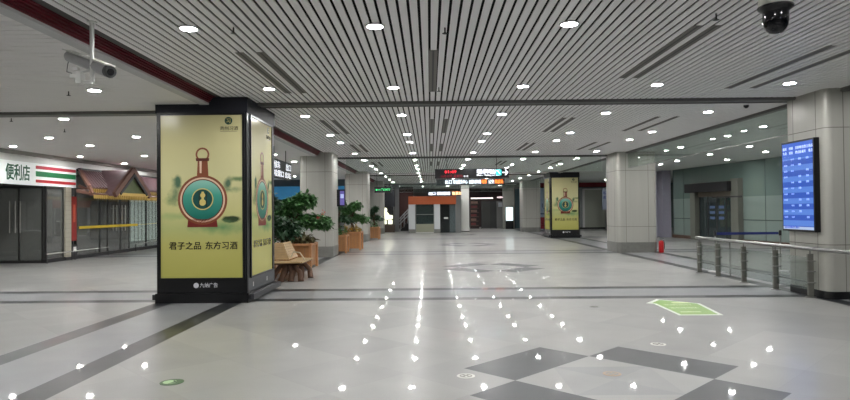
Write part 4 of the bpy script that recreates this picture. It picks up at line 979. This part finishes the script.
mb = MB(); mb.box(PX(582, Y5) - PX(593, Y5), PX(584, Y5) - PX(593, Y5), -0.03, 0.08, 0, z1 + .1); mb.box(PX(582, Y5) - PX(593, Y5), PX(604, Y5) - PX(593, Y5), -0.03, 0.08, z1, z1 + 0.1); mb.build('frame', M_white, t)
MB().box(PX(579, Y5) - PX(593, Y5), PX(604, Y5) - PX(593, Y5), -0.05, 0.08, -0.12, 0).build('foot', M_dark, t)
t = thing('blue_notice', 'white notice with blue lettering at the left edge of the second right column', 'poster', (PX(605.8, 44), 44, 1.45))
MB().box(-0.28, 0.28, 0, 0.04, 0, 1.5).build('board', mat('notice_white', (160, 170, 190), 0.5), t)
text('客运', 0.26, mat('notice_blue', (50, 70, 150), 0.5), 'lettering', t, (-0.24, -0.003, 1.1)); text('乘车', 0.26, mat('notice_blue', (50, 70, 150), 0.5), 'lettering', t, (-0.24, -0.003, 0.78))
MB().box(-0.03, 0.03, 0.0, 0.04, -1.45, 0).build('stand', M_steel, t); MB().box(-0.2, 0.2, -0.15, 0.2, -1.45, -1.42).build('base', M_dark, t)
t = thing('poster_wall', 'pale blue wall poster with dark lettering between far column and distant pillar', 'poster', (PX(541.5, 46), 46.0, 0))
MB().box(-0.55, 0.85, 0, 0.08, 0, 3.1).build('board', mat('pale_blue_board', (150, 168, 190), 0.5), t)
text('8 U', 0.6, mat('poster_navy_text', (40, 54, 90), 0.5), 'lettering', t, (-0.4, -0.003, 1.55), width=0.7)
MB().box(-0.4, 0.4, -0.005, 0, 1.15, 1.22).build('text_line', mat('poster_navy_text', (40, 54, 90), 0.5), t)
t = thing('red_armchair', 'small dark red armchair in front of the pale blue poster', 'chair', (PX(540.5, 44.5), 44.5, 0))
M_rs = mat('seat_red', (130, 34, 46), 0.6)
MB().box(-0.3, 0.3, -0.3, 0.3, 0.12, 0.42).build('seat', M_rs, t, bevel=0.03); MB().box(-0.3, 0.3, 0.2, 0.34, 0.4, 0.95).build('backrest', M_rs, t, bevel=0.03)
for sx in (-1, 1): MB().box(sx * 0.3 - 0.06, sx * 0.3 + 0.06, -0.3, 0.3, 0.12, 0.62).build('armrest', M_rs, t, bevel=0.02)
for sx in (-1, 1):
    for sy in (-1, 1): MB().box(sx * 0.27 - 0.02, sx * 0.27 + 0.02, sy * 0.25 - 0.02, sy * 0.25 + 0.02, 0, 0.13).build('leg', M_dark, t)

# ================================================================ ENTRANCE GLASS WALL ON THE RIGHT
A = Vector((12.75, 32.3, 0)); dv = Vector((0.13, -1, 0)).normalized(); rz = math.atan2(dv.y, dv.x)
M_frost = glass('frosted_film', (0.66, 0.78, 0.75), 0.6, (168, 186, 180), refl=1.0, rough=0.15)
M_tgl = glass('teal_glass', (0.74, 0.84, 0.81), 0.6, (138, 160, 154), refl=1.6)
M_fr = mat('stone_frame', (104, 106, 98), 0.5)
DA, DB = 2.0, 5.75         # portal span along the wall
t = thing('glass_wall', 'tall teal glass wall with a frosted lower band at the right side entrance', 'glass wall', tuple(A), rz)
bars = [0.0, 1.0, DA]; bars2 = [DB, 7.2, 8.7, 10.2, 11.7, 13.2, 14.7, 16.2, 17.7, 19.2, 20.7]
for bs in (bars, bars2):
    for a, b_ in zip(bs, bs[1:]):
        MB().box(a + 0.006, b_ - 0.006, -0.008, 0.008, 0.16, 2.0).build('frosted_pane', M_frost, t)
        MB().box(a + 0.006, b_ - 0.006, -0.008, 0.008, 2.0, H).build('upper_pane', M_tgl, t)
MB().box(DA, DB, -0.008, 0.008, 2.72, H).build('upper_pane', M_tgl, t)
mb = MB()
for b_ in (0.0, 1.0, 7.2, 8.7, 10.2, 11.7, 13.2, 14.7, 16.2, 17.7, 19.2): mb.box(b_ - 0.006, b_ + 0.006, -0.02, 0.02, 0.16, H)
mb.build('glass_fins', mat('fin_dark', (44, 56, 54), 0.4), t)
mb = MB(); mb.box(0, DA, -0.012, 0.03, 0.98, 1.02); mb.box(DB, 20.7, -0.012, 0.03, 0.98, 1.02); mb.build('mid_rail', mat('rail_teal', (40, 60, 58), 0.4), t)
MB().box(0, DA, -0.1, 0.1, 0, 0.16).build('sill', mat('brown_sill', (92, 72, 60), 0.5), t); MB().box(DB, 20.7, -0.1, 0.1, 0, 0.16).build('sill', mat('brown_sill', (92, 72, 60), 0.5), t)
t = thing('entrance_door', 'glazed sliding entrance door in a stone-grey portal with black header box', 'door', tuple(A + dv * DA), rz)
W = DB - DA
MB().box(0, 0.42, -0.25, 0.22, 0, 2.72).build('jamb', M_fr, t); MB().box(W - 0.5, W, -0.25, 0.22, 0, 2.80).build('jamb', M_fr, t)
MB().box(0.42, W - 0.5, -0.1, 0.15, 2.05, 2.72).build('lintel', mat('lintel', (92, 84, 74), 0.5), t)
MB().box(-0.15, W - 0.45, -0.45, -0.2, 2.27, 2.69).build('header_box', mat('header_black', (20, 20, 24), 0.7), t)
wl = (W - 0.92) / 4
for k in range(4):
    f = MB(); x0 = 0.42 + k * wl
    q = MB().box(x0 + 0.03, x0 + wl - 0.03, -0.005, 0.005, 0.06, 2.05).build('door_pane', glass('door_glass', (0.6, 0.7, 0.7), 0.25, (120, 136, 138)), t)
    f.box(x0, x0 + 0.035, -0.02, 0.02, 0, 2.05); f.box(x0 + wl - 0.035, x0 + wl, -0.02, 0.02, 0, 2.05); f.box(x0, x0 + wl, -0.02, 0.02, 0, 0.07); f.build('leaf_frame', M_dark, t)
for k in (1, 2):
    x0 = 0.42 + k * wl + (wl - 0.4) / 2
    mb = MB()
    for z in (1.0, 1.25, 1.5): mb.box(x0, x0 + 0.4, -0.012, -0.006, z, z + 0.12)
    mb.build('door_decal', mat('decal_blue', (86, 108, 150), 0.5), t)
mb = MB().box(W - 1.5, W + 0.6, -0.50, -0.46, 1.97, 2.03); mb.build('header_bar', M_dark, t)
# pier left of the glass wall and wall behind it
struct('wall_7', MB().box(11.15, 12.68, 33.2, 33.5, 0, H), mat('lavender_wall', (168, 168, 180), 0.5))
struct('wall_8', MB().box(12.25, 12.7, 32.5, 33.2, 0, H), mat('lavender_pier', (146, 144, 158), 0.5))
struct('wall_9', MB().box(17.5, 17.7, 8, 40, 0, H), mat('vestibule_wall', (118, 134, 130), 0.6))
t = thing('green_poster', 'pale green poster on the lavender wall beside the second right column', 'poster', (11.45, 33.15, 0.9))
MB().box(-0.22, 0.28, 0, 0.03, 0, 1.5).build('sheet', mat('poster_pale_green', (128, 172, 148), 0.5, noise=0.3, nscale=4), t); 

# ================================================================ FLOOR STICKERS
def sticker(pts, m1, m2, t, ins):
    cx = sum(p[0] for p in pts) / len(pts); cy = sum(p[1] for p in pts) / len(pts)
t = thing('floor_sticker', 'large green floor sticker with white border, right of centre before the railing', 'floor sticker', (3.9, 9.7, 0.0))
out = [(-0.43, 0.42), (-0.10, 0.80), (0.42, 0.34), (0.29, -0.78), (-0.35, -0.76), (-0.30, 0.26)]
out = [(-0.40, 0.36), (-0.08, 0.78), (0.44, 0.28), (0.30, -0.80), (-0.33, -0.80), (-0.30, 0.28)]
inn = [(-0.30, 0.36), (-0.06, 0.70), (0.38, 0.26), (0.25, -0.74), (-0.28, -0.74), (-0.25, 0.31)]
MB().prism(out, 0.0, 0.003, 'z').build('white_border', mat('sticker_white', (225, 232, 220), 0.3), t)
MB().prism(inn, 0.003, 0.0045, 'z').build('green_field', mat('sticker_green', (136, 176, 86), 0.35, noise=0.15), t)
o = text('请有序排队', 0.13, mat('sticker_pale', (214, 226, 170), 0.3), 'lettering', t, (-0.22, -0.2, 0.0052), width=0.44, ext=0.0003); o.rotation_euler = (-PI / 2, 0, 0)
o = text('文明出行', 0.13, mat('sticker_pale', (214, 226, 170), 0.3), 'lettering', t, (-0.2, 0.1, 0.0052), width=0.44, ext=0.0003); o.rotation_euler = (-PI / 2, 0, 0)
mb = MB(); mb.box(0.02, 0.30, 0.30, 0.42, 0.0045, 0.0055); mb.box(-0.2, 0.1, -0.55, -0.5, 0.0045, 0.0055); mb.build('pale_marks', mat('sticker_pale', (214, 226, 170), 0.3), t)
t = thing('floor_sticker', 'small green oval floor sticker at the lower left', 'floor sticker', (-2.37, 5.62, 0))
MB().prism(circ(0, 0, 0.105, 24), 0, 0.003, 'z').build('green_disc', mat('oval_green', (58, 92, 54), 0.4), t)
MB().prism(circ(-0.02, 0.0, 0.06, 24), 0.003, 0.004, 'z').build('pale_disc', mat('oval_pale', (176, 206, 160), 0.4), t)
mb = MB(); mb.prism([(-0.01, -0.06), (0.05, 0.0), (-0.01, 0.06), (0.015, 0.0)], 0.004, 0.005, 'z'); mb.build('arrow', mat('oval_green', (58, 92, 54), 0.4), t)
for x, y, l, c_ in ((1.69, 5.80, 'small round brass floor stud in the middle of the near diamond medallion', (150, 122, 92)), (0.32, 5.76, 'small round white floor marker left of the near diamond medallion', (196, 196, 190)),
                 (2.58, 7.04, 'small round white floor marker behind the near diamond medallion', (200, 200, 194)), (2.58, 9.76, 'small dark round floor marker just in front of the first dark band', (112, 112, 110))):
    t = thing('floor_marker', l, 'floor marker', (x, y, 0))
    MB().lathe([(0.085, 0), (0.085, 0.002), (0.065, 0.0025)], n=24).build('rim', mat('marker_%d' % c_[0], c_, 0.3), t)
    MB().lathe([(0.06, 0.0025), (0.06, 0.0035)], n=24).build('centre', mat('marker_centre', (176, 176, 170), 0.25), t)
    g = MB()
    for k in range(4): a = k * PI / 2; g.prism(circ(0.033 * math.cos(a), 0.033 * math.sin(a), 0.013, 8), 0.0035, 0.0045, 'z')
    g.build('pattern', mat('marker_%d' % c_[0], c_, 0.3), t)
